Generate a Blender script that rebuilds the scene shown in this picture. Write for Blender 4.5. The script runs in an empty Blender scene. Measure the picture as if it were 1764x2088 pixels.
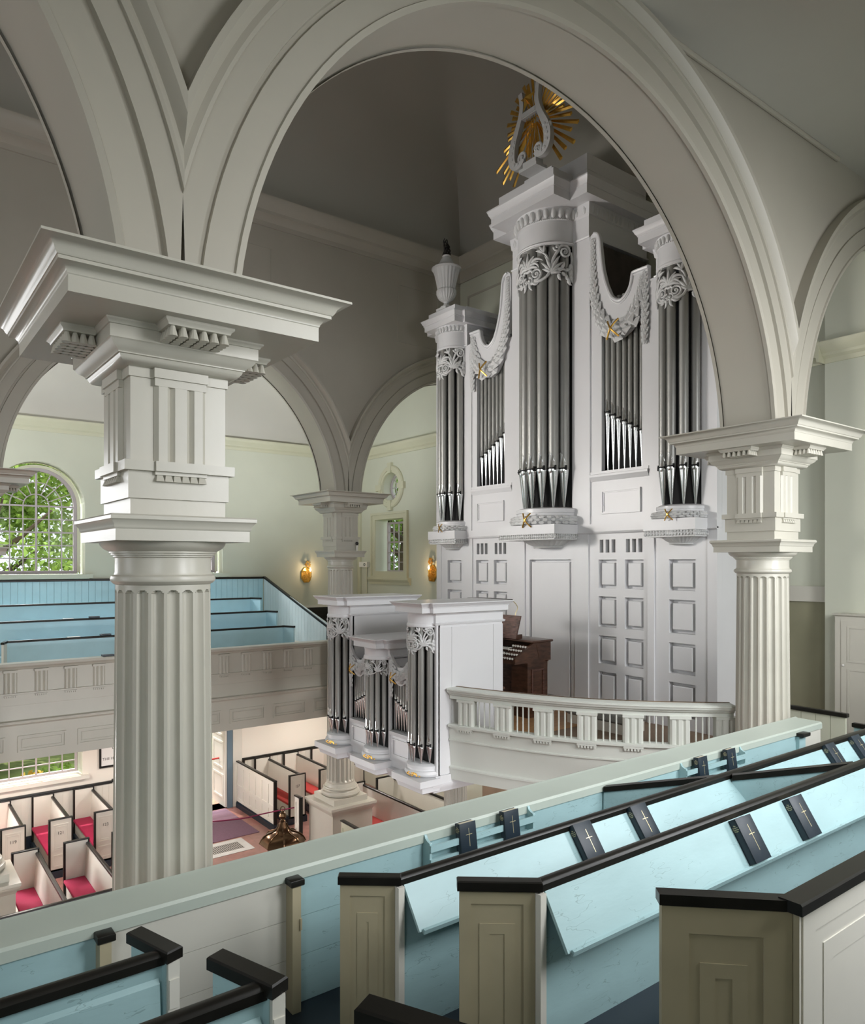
import bpy, bmesh, math, random
from mathutils import Matrix, Vector
PI = math.pi
random.seed(7)
C = bpy.context.scene.collection
SC = bpy.context.scene
R = math.radians

# ------------------------------------------------------------------ camera, world, sun, daylight, exposure
cam_d = bpy.data.cameras.new('camera')
cam = bpy.data.objects.new('camera', cam_d)
C.objects.link(cam)
SC.camera = cam
cam_d.sensor_fit = 'HORIZONTAL'
cam_d.sensor_width = 36.0
cam_d.lens = 1478.29 / 1764 * 36
cam_d.shift_x = (882 - 794.8) / 1764
cam_d.shift_y = (1147.04 - 1044) / 1764
cam_d.clip_start = 0.05
cam_d.clip_end = 300
cam.location = (0, 0, 7.1)
cam.rotation_euler = (PI / 2, 0, R(54.2858) - PI / 2)

SC.view_settings.view_transform = 'Standard'
SC.view_settings.look = 'None'
SC.view_settings.gamma = 1.0
SC.view_settings.use_curve_mapping = False
SC.view_settings.exposure = 0.12
SC.cycles.max_bounces = 8
SC.cycles.diffuse_bounces = 5
SC.cycles.transparent_max_bounces = 12
SC.cycles.sample_clamp_indirect = 6.0
SC.cycles.caustics_reflective = False
SC.cycles.caustics_refractive = False

world = bpy.data.worlds.new('sky')
SC.world = world
world.use_nodes = True
wb = world.node_tree.nodes['Background']
wb.inputs[0].default_value = (0.86, 0.93, 1.0, 1)
wb.inputs[1].default_value = 1.2


def light(name, kind, loc, energy, color=(1, 1, 1), target=None, size=1.0, size_y=None, **kw):
    d = bpy.data.lights.new(name, kind)
    d.energy = energy
    d.color = color
    if kind == 'AREA':
        d.shape = 'RECTANGLE' if size_y else 'SQUARE'
        d.size = size
        if size_y:
            d.size_y = size_y
    elif kind in ('POINT', 'SPOT'):
        d.shadow_soft_size = size
    elif kind == 'SUN':
        d.angle = R(1.0)
    for k, v in kw.items():
        setattr(d, k, v)
    o = bpy.data.objects.new(name, d)
    C.objects.link(o)
    o.location = loc
    if target is not None:
        o.rotation_euler = (Vector(target) - Vector(loc)).to_track_quat('-Z', 'Y').to_euler()
    return o


DAY = (0.97, 0.98, 1.0)
X1_, X2_ = 1.6, 9.4
# the sun comes in from beyond the far wall
light('sun', 'SUN', (2, 40, 40), 4.0, (1.0, 0.93, 0.82), target=(5.5, 19.8, 0))
# daylight through the windows of the near wall (behind the camera), upper and lower rows
for wx, we in ((-6.2, 40), (-2.0, 50), (4.6, 150), (8.6, 225)):
    light('daylight_area', 'AREA', (wx, -0.42, 8.6), we, DAY, target=(wx, 5, 6.1), size=1.9, size_y=2.8, spread=R(140))
for wx in (-6.2, -2.0, 3.4, 7.2):
    light('daylight_area', 'AREA', (wx, -0.42, 2.2), 150, DAY, target=(wx, 5, 1.6), size=1.9, size_y=1.5)
# added daylight area lights left of the frame; the wall has no windows there
for wx in (-4.1, -0.6):
    light('daylight_area', 'AREA', (wx, 19.7, 8.3), 200, DAY, target=(wx + 1.5, 15, 8.0), size=1.9, size_y=2.6)
for wx in (-4.1, -0.6):
    light('daylight_area', 'AREA', (wx, 19.7, 2.4), 420, DAY, target=(wx + 0.5, 15, 1.4), size=1.9, size_y=1.5)
# the great east window at the other end of the nave
light('daylight_east_window', 'AREA', (-13.6, 9.94, 8.0), 190, DAY, target=(4, 9.94, 4.0), size=5.5, size_y=8.0, spread=R(140))
# added area lights outside, above view, boosting sky light through the far gallery windows
for wx in (3.44, 7.20):
    light('window_sky_boost', 'AREA', (wx, 23.2, 12.4), 1500, (0.93, 0.97, 1.0), target=(wx, 19.0, 7.3), size=2.4, size_y=1.6)
# added unseen lights below gallery and loft, brightening the church floor level
for lx, ly_ in ((-1.5, 17.6), (2.9, 17.4), (6.8, 17.6), (10.8, 17.8)):
    light('under_gallery_fill', 'AREA', (lx, ly_, 3.24), 75, (1.0, 0.93, 0.86), target=(lx, ly_, 0), size=.5)
for lx, ly_ in ((10.6, 13.6), (10.6, 9.4)):
    light('under_loft_fill', 'AREA', (lx, ly_, 3.9), 60, (1.0, 0.93, 0.86), target=(lx, ly_, 0), size=.5)
# added unseen area lights at the far capitals, lifting the far wall and ceiling
for lx in (X1_, X2_):
    light('capital_fill', 'AREA', (lx, 15.7, 8.85), 125, (0.96, 0.98, 1.0), target=(lx + .2, 18.6, 11.6), size=.5)
# warm organ floodlight on the far capital
light('organ_floodlight', 'SPOT', (1.9, 14.2, 9.0), 1900, (1.0, 0.955, 0.91), target=(11.0, 9.7, 10.0), size=.7, spot_size=R(66), spot_blend=.8)

# ------------------------------------------------------------------ materials
MATS = {}


def mat(name, col, rough=0.5, metal=0.0, var=0.0, vscale=3.0, bump=0.0, bscale=40.0, stretch=None, spec=0.5, coat=0.0):
    m = bpy.data.materials.new(name)
    m.use_nodes = True
    nt = m.node_tree
    b = nt.nodes['Principled BSDF']
    b.inputs['Base Color'].default_value = (*col, 1)
    b.inputs['Roughness'].default_value = rough
    b.inputs['Metallic'].default_value = metal
    b.inputs['Specular IOR Level'].default_value = spec
    b.inputs['Coat Weight'].default_value = coat
    tc = nt.nodes.new('ShaderNodeTexCoord')
    src = tc.outputs['Object']
    if stretch:
        mp = nt.nodes.new('ShaderNodeMapping')
        mp.inputs['Scale'].default_value = stretch
        nt.links.new(src, mp.inputs[0])
        src = mp.outputs[0]
    if var > 0:
        n = nt.nodes.new('ShaderNodeTexNoise')
        n.inputs['Scale'].default_value = vscale
        n.inputs['Detail'].default_value = 5
        nt.links.new(src, n.inputs['Vector'])
        rp = nt.nodes.new('ShaderNodeMapRange')
        rp.inputs['From Min'].default_value = 0.3
        rp.inputs['From Max'].default_value = 0.7
        rp.inputs['To Min'].default_value = 1 - var
        rp.inputs['To Max'].default_value = 1 + var
        nt.links.new(n.outputs['Fac'], rp.inputs['Value'])
        mx = nt.nodes.new('ShaderNodeVectorMath')
        mx.operation = 'SCALE'
        mx.inputs[0].default_value = col
        nt.links.new(rp.outputs[0], mx.inputs['Scale'])
        nt.links.new(mx.outputs[0], b.inputs['Base Color'])
    if bump > 0:
        n2 = nt.nodes.new('ShaderNodeTexNoise')
        n2.inputs['Scale'].default_value = bscale
        n2.inputs['Detail'].default_value = 4
        nt.links.new(src, n2.inputs['Vector'])
        bp = nt.nodes.new('ShaderNodeBump')
        bp.inputs['Strength'].default_value = bump
        bp.inputs['Distance'].default_value = 0.01
        nt.links.new(n2.outputs['Fac'], bp.inputs['Height'])
        nt.links.new(bp.outputs[0], b.inputs['Normal'])
    MATS[name] = m
    return m


PAINT = mat('stone_grey_gloss_paint', (0.54, 0.52, 0.45), 0.32, var=0.03, vscale=2, bump=0.08, bscale=14)
ARCH = mat('arch_paint', (0.455, 0.43, 0.365), 0.42, var=0.03, vscale=1.2, bump=0.06, bscale=6)
PLAST = mat('aisle_plaster', (0.60, 0.615, 0.51), 0.75, var=0.03, vscale=0.9, bump=0.05, bscale=5)
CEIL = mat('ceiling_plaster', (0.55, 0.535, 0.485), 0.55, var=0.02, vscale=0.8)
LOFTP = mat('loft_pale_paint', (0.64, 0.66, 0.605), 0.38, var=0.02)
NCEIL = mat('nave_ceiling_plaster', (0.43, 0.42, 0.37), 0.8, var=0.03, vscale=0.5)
YEL = mat('cornice_cream', (0.58, 0.575, 0.43), 0.5, var=0.02)
OLIVE = mat('olive_wall_paint', (0.25, 0.24, 0.155), 0.7, var=0.05)
LOWW = mat('lower_wall_cream', (0.80, 0.76, 0.68), 0.8)
WHITE = mat('organ_white', (0.72, 0.72, 0.73), 0.35, var=0.01)
PEWW = mat('pew_white', (0.70, 0.68, 0.61), 0.4, var=0.02)
BLUE = mat('pew_blue', (0.35, 0.52, 0.54), 0.38, var=0.07, vscale=5, bump=0.1, bscale=30, stretch=(0.35, 1, 1))
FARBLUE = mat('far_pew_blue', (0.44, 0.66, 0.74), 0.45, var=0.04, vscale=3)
MINT = mat('rail_pale_green', (0.46, 0.515, 0.455), 0.42, var=0.03, vscale=2)
GREYW = mat('lining_warm_white', (0.60, 0.585, 0.52), 0.4, var=0.04, vscale=2.5, stretch=(0.3, 1, 1.5))
TAUPE = mat('pew_end_taupe', (0.42, 0.37, 0.245), 0.55, var=0.06, vscale=4)
BLACK = mat('black_gloss', (0.012, 0.011, 0.009), 0.30, var=0.3, vscale=9, stretch=(0.3, 1, 1), spec=0.32)
NAVY = mat('dark_floor_paint', (0.012, 0.022, 0.035), 0.35)
DARK = mat('interior_shade', (0.012, 0.012, 0.012), 0.9)  # near-black colour stands in for the shade inside openings
PIPE = mat('pipe_tin', (0.33, 0.328, 0.31), 0.42, 0.55, var=0.05, vscale=1.5)
POL = mat('pipe_polished', (0.66, 0.67, 0.67), 0.2, 1.0)
BRASS = mat('dark_brass', (0.17, 0.10, 0.055), 0.22, 0.9, var=0.15)
GOLD = mat('gilt', (0.80, 0.47, 0.10), 0.28, 0.9, var=0.12, vscale=12)
GOLDP = mat('gold_stamp', (0.85, 0.72, 0.42), 0.35, 0.5)
RED = mat('crimson_cushion', (0.40, 0.012, 0.07), 0.85, var=0.08, vscale=3)
REDB = mat('rust_cushion', (0.40, 0.035, 0.03), 0.85, var=0.08, vscale=3)
WALN = mat('walnut', (0.085, 0.038, 0.022), 0.3, var=0.5, vscale=5, stretch=(1, 1, 4))
BURL = mat('burr_walnut', (0.13, 0.06, 0.045), 0.28, var=0.55, vscale=7, stretch=(1, 1.2, 5))
IVORY = mat('ivory', (0.85, 0.83, 0.78), 0.3)
LEATH = mat('book_leather', (0.018, 0.028, 0.04), 0.38, bump=0.15, bscale=300)
PAGES = mat('page_edges', (0.72, 0.66, 0.5), 0.8)
RUG = mat('rug_plum', (0.15, 0.085, 0.12), 0.95, var=0.1, vscale=30)
IRON = mat('iron', (0.05, 0.05, 0.05), 0.4, 0.8)
STONE = mat('stone_slab', (0.52, 0.52, 0.50), 0.6, var=0.06)
ROPE = mat('velvet_rope', (0.20, 0.01, 0.06), 0.8)
WFRAME = mat('window_mauve_grey', (0.44, 0.39, 0.40), 0.5)
BARK = mat('bark', (0.07, 0.05, 0.035), 0.9, var=0.3)


def leaf_mat(name, col):
    m = mat(name, col, 0.6, var=0.45, vscale=1.5)
    nt = m.node_tree
    b = nt.nodes['Principled BSDF']
    tl = nt.nodes.new('ShaderNodeBsdfTranslucent')
    src = b.inputs['Base Color'].links[0].from_socket
    nt.links.new(src, tl.inputs['Color'])
    mx = nt.nodes.new('ShaderNodeMixShader')
    mx.inputs[0].default_value = 0.5
    nt.links.new(b.outputs[0], mx.inputs[1])
    nt.links.new(tl.outputs[0], mx.inputs[2])
    nt.links.new(mx.outputs[0], nt.nodes['Material Output'].inputs[0])
    return m


LEAF = leaf_mat('leaf', (0.27, 0.40, 0.09))
LEAFB = leaf_mat('leaf_deep', (0.12, 0.23, 0.05))
BRICK = mat('brick_path', (0.42, 0.22, 0.15), 0.9, var=0.25, vscale=6)
GRASS = mat('lawn', (0.16, 0.2, 0.06), 0.95, var=0.4, vscale=1)
LACE = mat('carved_white', (0.66, 0.665, 0.66), 0.45)
FLAMEM = mat('dark_bronze', (0.035, 0.032, 0.028), 0.35, 0.7)
OAKF = mat('oak_boards', (0.42, 0.23, 0.10), 0.45, var=0.2, vscale=3, stretch=(1, 8, 1))
BROWN = mat('warm_brown', (0.22, 0.15, 0.10), 0.6, var=0.1)
PAPER = mat('paper', (0.8, 0.8, 0.78), 0.8)
BLUEG = mat('frosted_blue', (0.55, 0.66, 0.74), 0.4)
BLUEBLK = mat('blue_black_gloss', (0.015, 0.04, 0.055), 0.25, coat=0.3)


def crackle(m):
    # fine dark craquelure running along the boards
    nt = m.node_tree
    b = nt.nodes['Principled BSDF']
    src = b.inputs['Base Color'].links[0].from_socket
    tc = nt.nodes.new('ShaderNodeTexCoord')
    mp = nt.nodes.new('ShaderNodeMapping')
    mp.inputs['Scale'].default_value = (3.2, 15, 15)
    nt.links.new(tc.outputs['Object'], mp.inputs[0])
    n = nt.nodes.new('ShaderNodeTexNoise')
    n.inputs['Scale'].default_value = 1.0
    n.inputs['Detail'].default_value = 3
    nt.links.new(mp.outputs[0], n.inputs['Vector'])
    n2 = nt.nodes.new('ShaderNodeTexNoise')
    n2.inputs['Scale'].default_value = 5.0
    nt.links.new(tc.outputs['Object'], n2.inputs['Vector'])

    def math_(op, a, b_):
        k = nt.nodes.new('ShaderNodeMath')
        k.operation = op
        for i, q in enumerate((a, b_)):
            if isinstance(q, (int, float)):
                k.inputs[i].default_value = q
            else:
                nt.links.new(q, k.inputs[i])
        return k.outputs[0]
    line = math_('LESS_THAN', math_('ABSOLUTE', math_('SUBTRACT', n.outputs['Fac'], 0.5), 0), 0.0045)
    patch = math_('GREATER_THAN', n2.outputs['Fac'], 0.52)
    fac = math_('MULTIPLY', math_('MULTIPLY', line, patch), 0.4)
    mx = nt.nodes.new('ShaderNodeMixRGB')
    nt.links.new(fac, mx.inputs[0])
    nt.links.new(src, mx.inputs[1])
    mx.inputs[2].default_value = (0.12, 0.18, 0.18, 1)
    nt.links.new(mx.outputs[0], b.inputs['Base Color'])


crackle(BLUE)


def floor_mat():
    m = bpy.data.materials.new('church_floor')
    m.use_nodes = True
    nt = m.node_tree
    b = nt.nodes['Principled BSDF']
    b.inputs['Roughness'].default_value = 0.28
    tc = nt.nodes.new('ShaderNodeTexCoord')
    br = nt.nodes.new('ShaderNodeTexBrick')
    br.inputs['Scale'].default_value = 1.0
    br.inputs['Mortar Size'].default_value = 0.006
    br.inputs['Color1'].default_value = (0.30, 0.13, 0.11, 1)
    br.inputs['Color2'].default_value = (0.26, 0.14, 0.12, 1)
    br.inputs['Mortar'].default_value = (0.2, 0.12, 0.1, 1)
    br.offset = 0.0
    br.inputs['Brick Width'].default_value = 1.0
    br.inputs['Row Height'].default_value = 1.0
    nt.links.new(tc.outputs['Object'], br.inputs['Vector'])
    n = nt.nodes.new('ShaderNodeTexNoise')
    n.inputs['Scale'].default_value = 5
    nt.links.new(tc.outputs['Object'], n.inputs['Vector'])
    mx = nt.nodes.new('ShaderNodeMixRGB')
    mx.blend_type = 'OVERLAY'
    mx.inputs[0].default_value = 0.4
    nt.links.new(br.outputs['Color'], mx.inputs[1])
    nt.links.new(n.outputs['Fac'], mx.inputs[2])
    nt.links.new(mx.outputs[0], b.inputs['Base Color'])
    return m


def glass_mat():
    m = bpy.data.materials.new('window_glass')
    m.use_nodes = True
    nt = m.node_tree
    for n in list(nt.nodes):
        nt.nodes.remove(n)
    o = nt.nodes.new('ShaderNodeOutputMaterial')
    t = nt.nodes.new('ShaderNodeBsdfTransparent')
    g = nt.nodes.new('ShaderNodeBsdfGlossy')
    g.inputs['Roughness'].default_value = 0.02
    fr = nt.nodes.new('ShaderNodeFresnel')
    fr.inputs['IOR'].default_value = 1.12
    mx = nt.nodes.new('ShaderNodeMixShader')
    nt.links.new(fr.outputs[0], mx.inputs[0])
    nt.links.new(t.outputs[0], mx.inputs[1])
    nt.links.new(g.outputs[0], mx.inputs[2])
    nt.links.new(mx.outputs[0], o.inputs[0])
    return m


def emit_mat(name, col, strength):
    m = bpy.data.materials.new(name)
    m.use_nodes = True
    b = m.node_tree.nodes['Principled BSDF']
    b.inputs['Base Color'].default_value = (*col, 1)
    b.inputs['Emission Color'].default_value = (*col, 1)
    b.inputs['Emission Strength'].default_value = strength
    return m


FLOORM = floor_mat()
GLASS = glass_mat()
BULB = emit_mat('lamp_bulb', (1.0, 0.72, 0.42), 14)

# ------------------------------------------------------------------ mesh building
INV = {}


class MB:
    def __init__(s):
        s.v = []
        s.f = []

    def quad(s, *p):
        n = len(s.v)
        s.v += [tuple(q) for q in p]
        s.f.append(tuple(range(n, n + len(p))))
        return s

    def box(s, x0, x1, y0, y1, z0, z1):
        n = len(s.v)
        s.v += [(x0, y0, z0), (x1, y0, z0), (x1, y1, z0), (x0, y1, z0), (x0, y0, z1), (x1, y0, z1), (x1, y1, z1), (x0, y1, z1)]
        s.f += [tuple(n + i for i in q) for q in ((3, 2, 1, 0), (4, 5, 6, 7), (0, 1, 5, 4), (1, 2, 6, 5), (2, 3, 7, 6), (3, 0, 4, 7))]
        return s

    def rbox(s, x0, x1, y0, y1, z0, z1, e):
        # box with chamfered vertical and top edges
        def ring(k, z):
            return [(x0 + k, y0 + k, z), (x1 - k, y0 + k, z), (x1 - k, y1 - k, z), (x0 + k, y1 - k, z)]
        return s.loft([ring(e, z0), ring(0, z0 + e), ring(0, z1 - e), ring(e * .35, z1 - e * .35), ring(e, z1)])

    def loft(s, rings, closed=True, cap=True, loop=False):
        n0 = len(s.v)
        k = len(rings[0])
        for r in rings:
            s.v += [tuple(p) for p in r]
        m = len(rings)
        for i in range(m if loop else m - 1):
            a = n0 + i * k
            b = n0 + ((i + 1) % m) * k
            for j in range(k if closed else k - 1):
                j2 = (j + 1) % k
                s.f.append((a + j, a + j2, b + j2, b + j))
        if cap and closed and not loop:
            s.f.append(tuple(n0 + j for j in range(k - 1, -1, -1)))
            s.f.append(tuple(n0 + (m - 1) * k + j for j in range(k)))
        return s

    def sq(s, cx, cy, prof):
        return s.loft([[(cx - h, cy - h, z), (cx + h, cy - h, z), (cx + h, cy + h, z), (cx - h, cy + h, z)] for h, z in prof])

    def rect(s, x0, x1, y0, y1, prof):
        return s.loft([[(x0 - e, y0 - e, z), (x1 + e, y0 - e, z), (x1 + e, y1 + e, z), (x0 - e, y1 + e, z)] for e, z in prof])

    def lathe(s, cx, cy, prof, n=32, a0=0.0, a1=None, cap=True):
        if a1 is None:
            return s.loft([[(cx + r * math.cos(2 * PI * i / n), cy + r * math.sin(2 * PI * i / n), z) for i in range(n)] for r, z in prof], cap=cap)
        return s.loft([[(cx + r * math.cos(a0 + (a1 - a0) * i / n), cy + r * math.sin(a0 + (a1 - a0) * i / n), z) for i in range(n + 1)] for r, z in prof], cap=cap)

    def tube(s, pts, r, n=8, closed=False, cap=True, flat=None):
        pts = [Vector(p) for p in pts]
        m = len(pts)
        rs = r if isinstance(r, (list, tuple)) else [r] * m
        rings = []
        prev = None
        for i in range(m):
            if closed:
                t = pts[(i + 1) % m] - pts[i - 1]
            else:
                t = pts[min(i + 1, m - 1)] - pts[max(i - 1, 0)]
            t.normalize()
            if prev is None:
                up = Vector((0, 0, 1)) if abs(t.z) < 0.9 else Vector((1, 0, 0))
                a = t.cross(up).normalized()
            else:
                a = (prev - t * prev.dot(t))
                if a.length < 1e-6:
                    a = t.cross(Vector((0, 1, 0)))
                a.normalize()
            prev = a
            b = t.cross(a)
            rings.append([pts[i] + (a * math.cos(2 * PI * j / n) + b * math.sin(2 * PI * j / n)) * rs[i] for j in range(n)])
        return s.loft(rings, cap=cap, loop=closed)

    def prism(s, poly, fn, t0, t1):
        """poly = list of (a, b); fn(a, b, t) -> xyz"""
        n = len(poly)
        k = len(s.v)
        s.v += [fn(a, b, t0) for a, b in poly] + [fn(a, b, t1) for a, b in poly]
        s.f.append(tuple(range(k + n - 1, k - 1, -1)))
        s.f.append(tuple(range(k + n, k + 2 * n)))
        for i in range(n):
            j = (i + 1) % n
            s.f.append((k + i, k + j, k + n + j, k + n + i))
        return s

    def strip(s, prof, p, q, out):
        """profile of (o, z) extruded from p to q (xy), o along the out vector"""
        ox, oy = out
        r = [[(c[0] + o * ox, c[1] + o * oy, z) for o, z in prof] for c in (p, q)]
        return s.loft(r)

    def ball(s, c, rx, ry=None, rz=None, n=8, m=5):
        ry = rx if ry is None else ry
        rz = rx if rz is None else rz
        rings = []
        for i in range(m + 1):
            a = -PI / 2 + PI * i / m
            k = max(math.cos(a), 0.02)
            rings.append([(c[0] + rx * k * math.cos(2 * PI * j / n), c[1] + ry * k * math.sin(2 * PI * j / n), c[2] + rz * math.sin(a)) for j in range(n)])
        return s.loft(rings)

    def xf(s, M):
        s.v = [tuple(M @ Vector(p)) for p in s.v]
        return s

    def add(s, o):
        n = len(s.v)
        s.v += o.v
        s.f += [tuple(i + n for i in f) for f in o.f]
        return s

    def build(s, name, m, parent=None, local=False, ang=32, label=None):
        me = bpy.data.meshes.new(name)
        me.from_pydata([tuple(p) for p in s.v], [], s.f)
        bm = bmesh.new()
        bm.from_mesh(me)
        bmesh.ops.remove_doubles(bm, verts=bm.verts, dist=1e-5)
        bmesh.ops.recalc_face_normals(bm, faces=bm.faces)
        for f in bm.faces:
            f.smooth = True
        bm.to_mesh(me)
        bm.free()
        if ang is None:
            for p in me.polygons:
                p.use_smooth = False
        else:
            me.set_sharp_from_angle(angle=R(ang))
        me.materials.append(m)
        o = bpy.data.objects.new(name, me)
        C.objects.link(o)
        if parent is not None:
            o.parent = parent
            if not local and parent.name in INV:
                o.matrix_parent_inverse = INV[parent.name]
        if label:
            o['label'] = label
        return o


def thing(name, label, cat, loc=(0, 0, 0), group=None, M=None):
    o = bpy.data.objects.new(name, None)
    o.empty_display_size = 0.2
    C.objects.link(o)
    o['label'] = label
    o['category'] = cat
    o['kind'] = 'thing'
    if group:
        o['group'] = group
    if M is None:
        o.location = loc
        M = Matrix.Translation(loc)
    else:
        o.matrix_world = M
    INV[o.name] = M.inverted()
    return o


def tag(o, label, cat, group=None):
    o['label'] = label
    o['category'] = cat
    o['kind'] = 'thing'
    if group:
        o['group'] = group
    return o


def struct(o, label=None):
    o['kind'] = 'structure'
    if label:
        o['label'] = label
    return o


def text_mesh(name, s, size, M, m, parent, local=False, depth=0.001, align='CENTER', track=1.0):
    cu = bpy.data.curves.new(name, 'FONT')
    cu.body = s
    cu.size = size
    cu.extrude = depth
    cu.align_x = align
    cu.align_y = 'CENTER'
    cu.space_line = track
    to = bpy.data.objects.new(name, cu)
    C.objects.link(to)
    dg = bpy.context.evaluated_depsgraph_get()
    me = bpy.data.meshes.new_from_object(to.evaluated_get(dg))
    bpy.data.objects.remove(to)
    me.transform(M)
    me.materials.clear()
    me.materials.append(m)
    o = bpy.data.objects.new(name, me)
    C.objects.link(o)
    o.parent = parent
    if not local and parent.name in INV:
        o.matrix_parent_inverse = INV[parent.name]
    return o


def smooth_pts(ctrl, n=8):
    """Catmull-Rom through control points"""
    P = [Vector(p) for p in ctrl]
    out = []
    for i in range(len(P) - 1):
        p0, p1, p2, p3 = P[max(i - 1, 0)], P[i], P[i + 1], P[min(i + 2, len(P) - 1)]
        for k in range(n):
            t = k / n
            out.append(0.5 * ((2 * p1) + (p2 - p0) * t + (2 * p0 - 5 * p1 + 4 * p2 - p3) * t * t + (3 * p1 - p0 - 3 * p2 + p3) * t ** 3))
    out.append(P[-1])
    return out


def wall_open(mb, u0, u1, z0, z1, ops, fn, T):
    """wall sheet of thickness T with openings; ops: ('rect',ua,ub,za,zb) ('arch',uc,r,za,zs) ('circ',uc,zc,r,r2)"""
    bps = {u0, u1}
    for o in ops:
        if o[0] == 'rect':
            bps |= {o[1], o[2]}
        else:
            r = o[2] if o[0] == 'arch' else o[3]
            bps |= {o[1] - r * math.cos(PI * i / 28) for i in range(29)}
    bps = sorted(b for b in bps if u0 - 1e-9 <= b <= u1 + 1e-9)

    def span(o, u):
        if o[0] == 'rect':
            return (o[3], o[4])
        if o[0] == 'arch':
            return (o[3], o[4] + math.sqrt(max(0, o[2] ** 2 - (u - o[1]) ** 2)))
        h = o[4] / o[3] * math.sqrt(max(0, o[3] ** 2 - (u - o[1]) ** 2))
        return (o[2] - h, o[2] + h)

    def rng(o):
        if o[0] == 'rect':
            return o[1], o[2]
        r = o[2] if o[0] == 'arch' else o[3]
        return o[1] - r, o[1] + r
    for a, b in zip(bps, bps[1:]):
        if b - a < 1e-7:
            continue
        mid = (a + b) / 2
        act = sorted([o for o in ops if rng(o)[0] < mid < rng(o)[1]], key=lambda o: span(o, mid)[0])
        la, lb = z0, z0
        for o in act + [None]:
            if o:
                sa, sb = span(o, a), span(o, b)
                ta, tb = sa[0], sb[0]
            else:
                ta, tb = z1, z1
            if ta - la > 1e-6 or tb - lb > 1e-6:
                for d in (0, T):
                    mb.quad(fn(a, la, d), fn(b, lb, d), fn(b, tb, d), fn(a, ta, d))
            if o:
                mb.quad(fn(a, sa[0], 0), fn(b, sb[0], 0), fn(b, sb[0], T), fn(a, sa[0], T))
                mb.quad(fn(a, sa[1], 0), fn(b, sb[1], 0), fn(b, sb[1], T), fn(a, sa[1], T))
                la, lb = sa[1], sb[1]
    for o in ops:
        if o[0] == 'circ':
            continue
        for u in rng(o):
            zl = o[3]
            zh = o[4]
            mb.quad(fn(u, zl, 0), fn(u, zh, 0), fn(u, zh, T), fn(u, zl, T))
    for u in (u0, u1):
        mb.quad(fn(u, z0, 0), fn(u, z1, 0), fn(u, z1, T), fn(u, z0, T))
    for z in (z0, z1):
        mb.quad(fn(u0, z, 0), fn(u1, z, 0), fn(u1, z, T), fn(u0, z, T))
    return mb


def hframe(mb, a0, a1, b0, b1, w, fn, t0, t1):
    """rectangular picture-frame moulding, inner step, in a plane fn(a,b,t)"""
    for (p0, p1, q0, q1) in ((a0, a1, b0, b0 + w), (a0, a1, b1 - w, b1), (a0, a0 + w, b0 + w, b1 - w), (a1 - w, a1, b0 + w, b1 - w)):
        mb.prism([(p0, q0), (p1, q0), (p1, q1), (p0, q1)], fn, t0, t1)
    return mb
# ------------------------------------------------------------------ the church: measures
X1, X2, YN, YF, YC = 1.596, 9.389, 4.8, 15.125, 9.94
BAY = X2 - X1
XW = 13.0            # west wall
YFW = 19.8           # far wall
YNW = -0.45          # near wall, behind the camera
XE = -14.0           # east wall
ZS, RA = 8.5, 3.55   # arch centre height, intrados radius


def fnY(y, s=1):
    return lambda u, z, d: (u, y + s * d, z)


def fnX(x, s=1):
    return lambda u, z, d: (x + s * d, u, z)


# floors
struct(MB().box(XE - .4, XW + .4, YNW - .4, YFW + .4, -0.3, 0).build('floor', FLOORM))
struct(MB().box(-60, 70, YFW + .51, 75, -0.6, -0.25).build('floor_outside_lawn', GRASS))
struct(MB().box(14.5, 70, YNW - 20, YFW + .5, -0.6, -0.25).build('floor_outside_west_lawn', GRASS))
struct(MB().box(-4, 12, 20.32, 24.2, -0.3, -0.2).build('floor_outside_brick_path', BRICK))

# far wall with windows and door
mb = MB()
WINX = (3.44, 7.20)
wall_open(mb, XE, XW + .45, 0, 12.9,
          [('arch', x, 1.1, 6.80, 8.53) for x in WINX] +
          [('rect', 2.40, 4.48, 1.62, 3.15), ('rect', 6.70, 8.42, 0.0, 2.9)], fnY(YFW), 0.5)
struct(mb.build('wall_far', PLAST, ang=None))
# lower, cream painted zone of the far wall below the gallery
mb = MB()
wall_open(mb, XE, XW, 1.36, 3.2, [('rect', 2.40, 4.48, 1.62, 3.15), ('rect', 6.70, 8.42, 1.36, 2.9)], fnY(YFW - .012), 0.012)
struct(mb.build('wall_far_lower', LOWW, ang=None))
# west wall
mb = MB()
wall_open(mb, YNW, YFW + .4, 0, 19.0, [('rect', 17.33, 18.82, 6.72, 8.44), ('circ', 18.0, 9.42, 0.43, 0.43)], fnX(XW), 0.45)
struct(mb.build('wall_west', PLAST, ang=None))
struct(MB().box(12.72, XW, YNW, 5.48, 4.2, 12.62).build('wall_west_pier', PLAST))
struct(MB().box(XW - .05, XW, 5.48, 6.42, 4.3, 6.44).build('wall_west_olive', OLIVE))
struct(MB().box(XW - .09, XW, 5.48, 6.45, 6.44, 6.70).build('trim_1', PAINT))
struct(MB().box(12.40, XW - .06, 6.6, 13.3, 0, 3.2).build('wall_warm_shading', BROWN))  # brown box, its colour standing in for shading on the warm-lit wall
# near wall and east wall, behind the camera
mb = MB()
wall_open(mb, XE, XW, 0, 12.9, [('arch', x, 1.0, 6.9, 8.6) for x in (-6.2, -2.0, 4.6, 8.6)] +
          [('rect', x - 1, x + 1, 1.4, 3.0) for x in (-6.2, -2.0, 3.4, 7.2)], fnY(YNW, -1), 0.4)
struct(mb.build('wall_near', PLAST, ang=None))
mb = MB()
wall_open(mb, YNW, YFW, 0, 19.0, [('arch', YC, 2.9, 3.5, 9.5)], fnX(XE, -1), 0.4)
struct(mb.build('wall_east', PLAST, ang=None))


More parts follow.
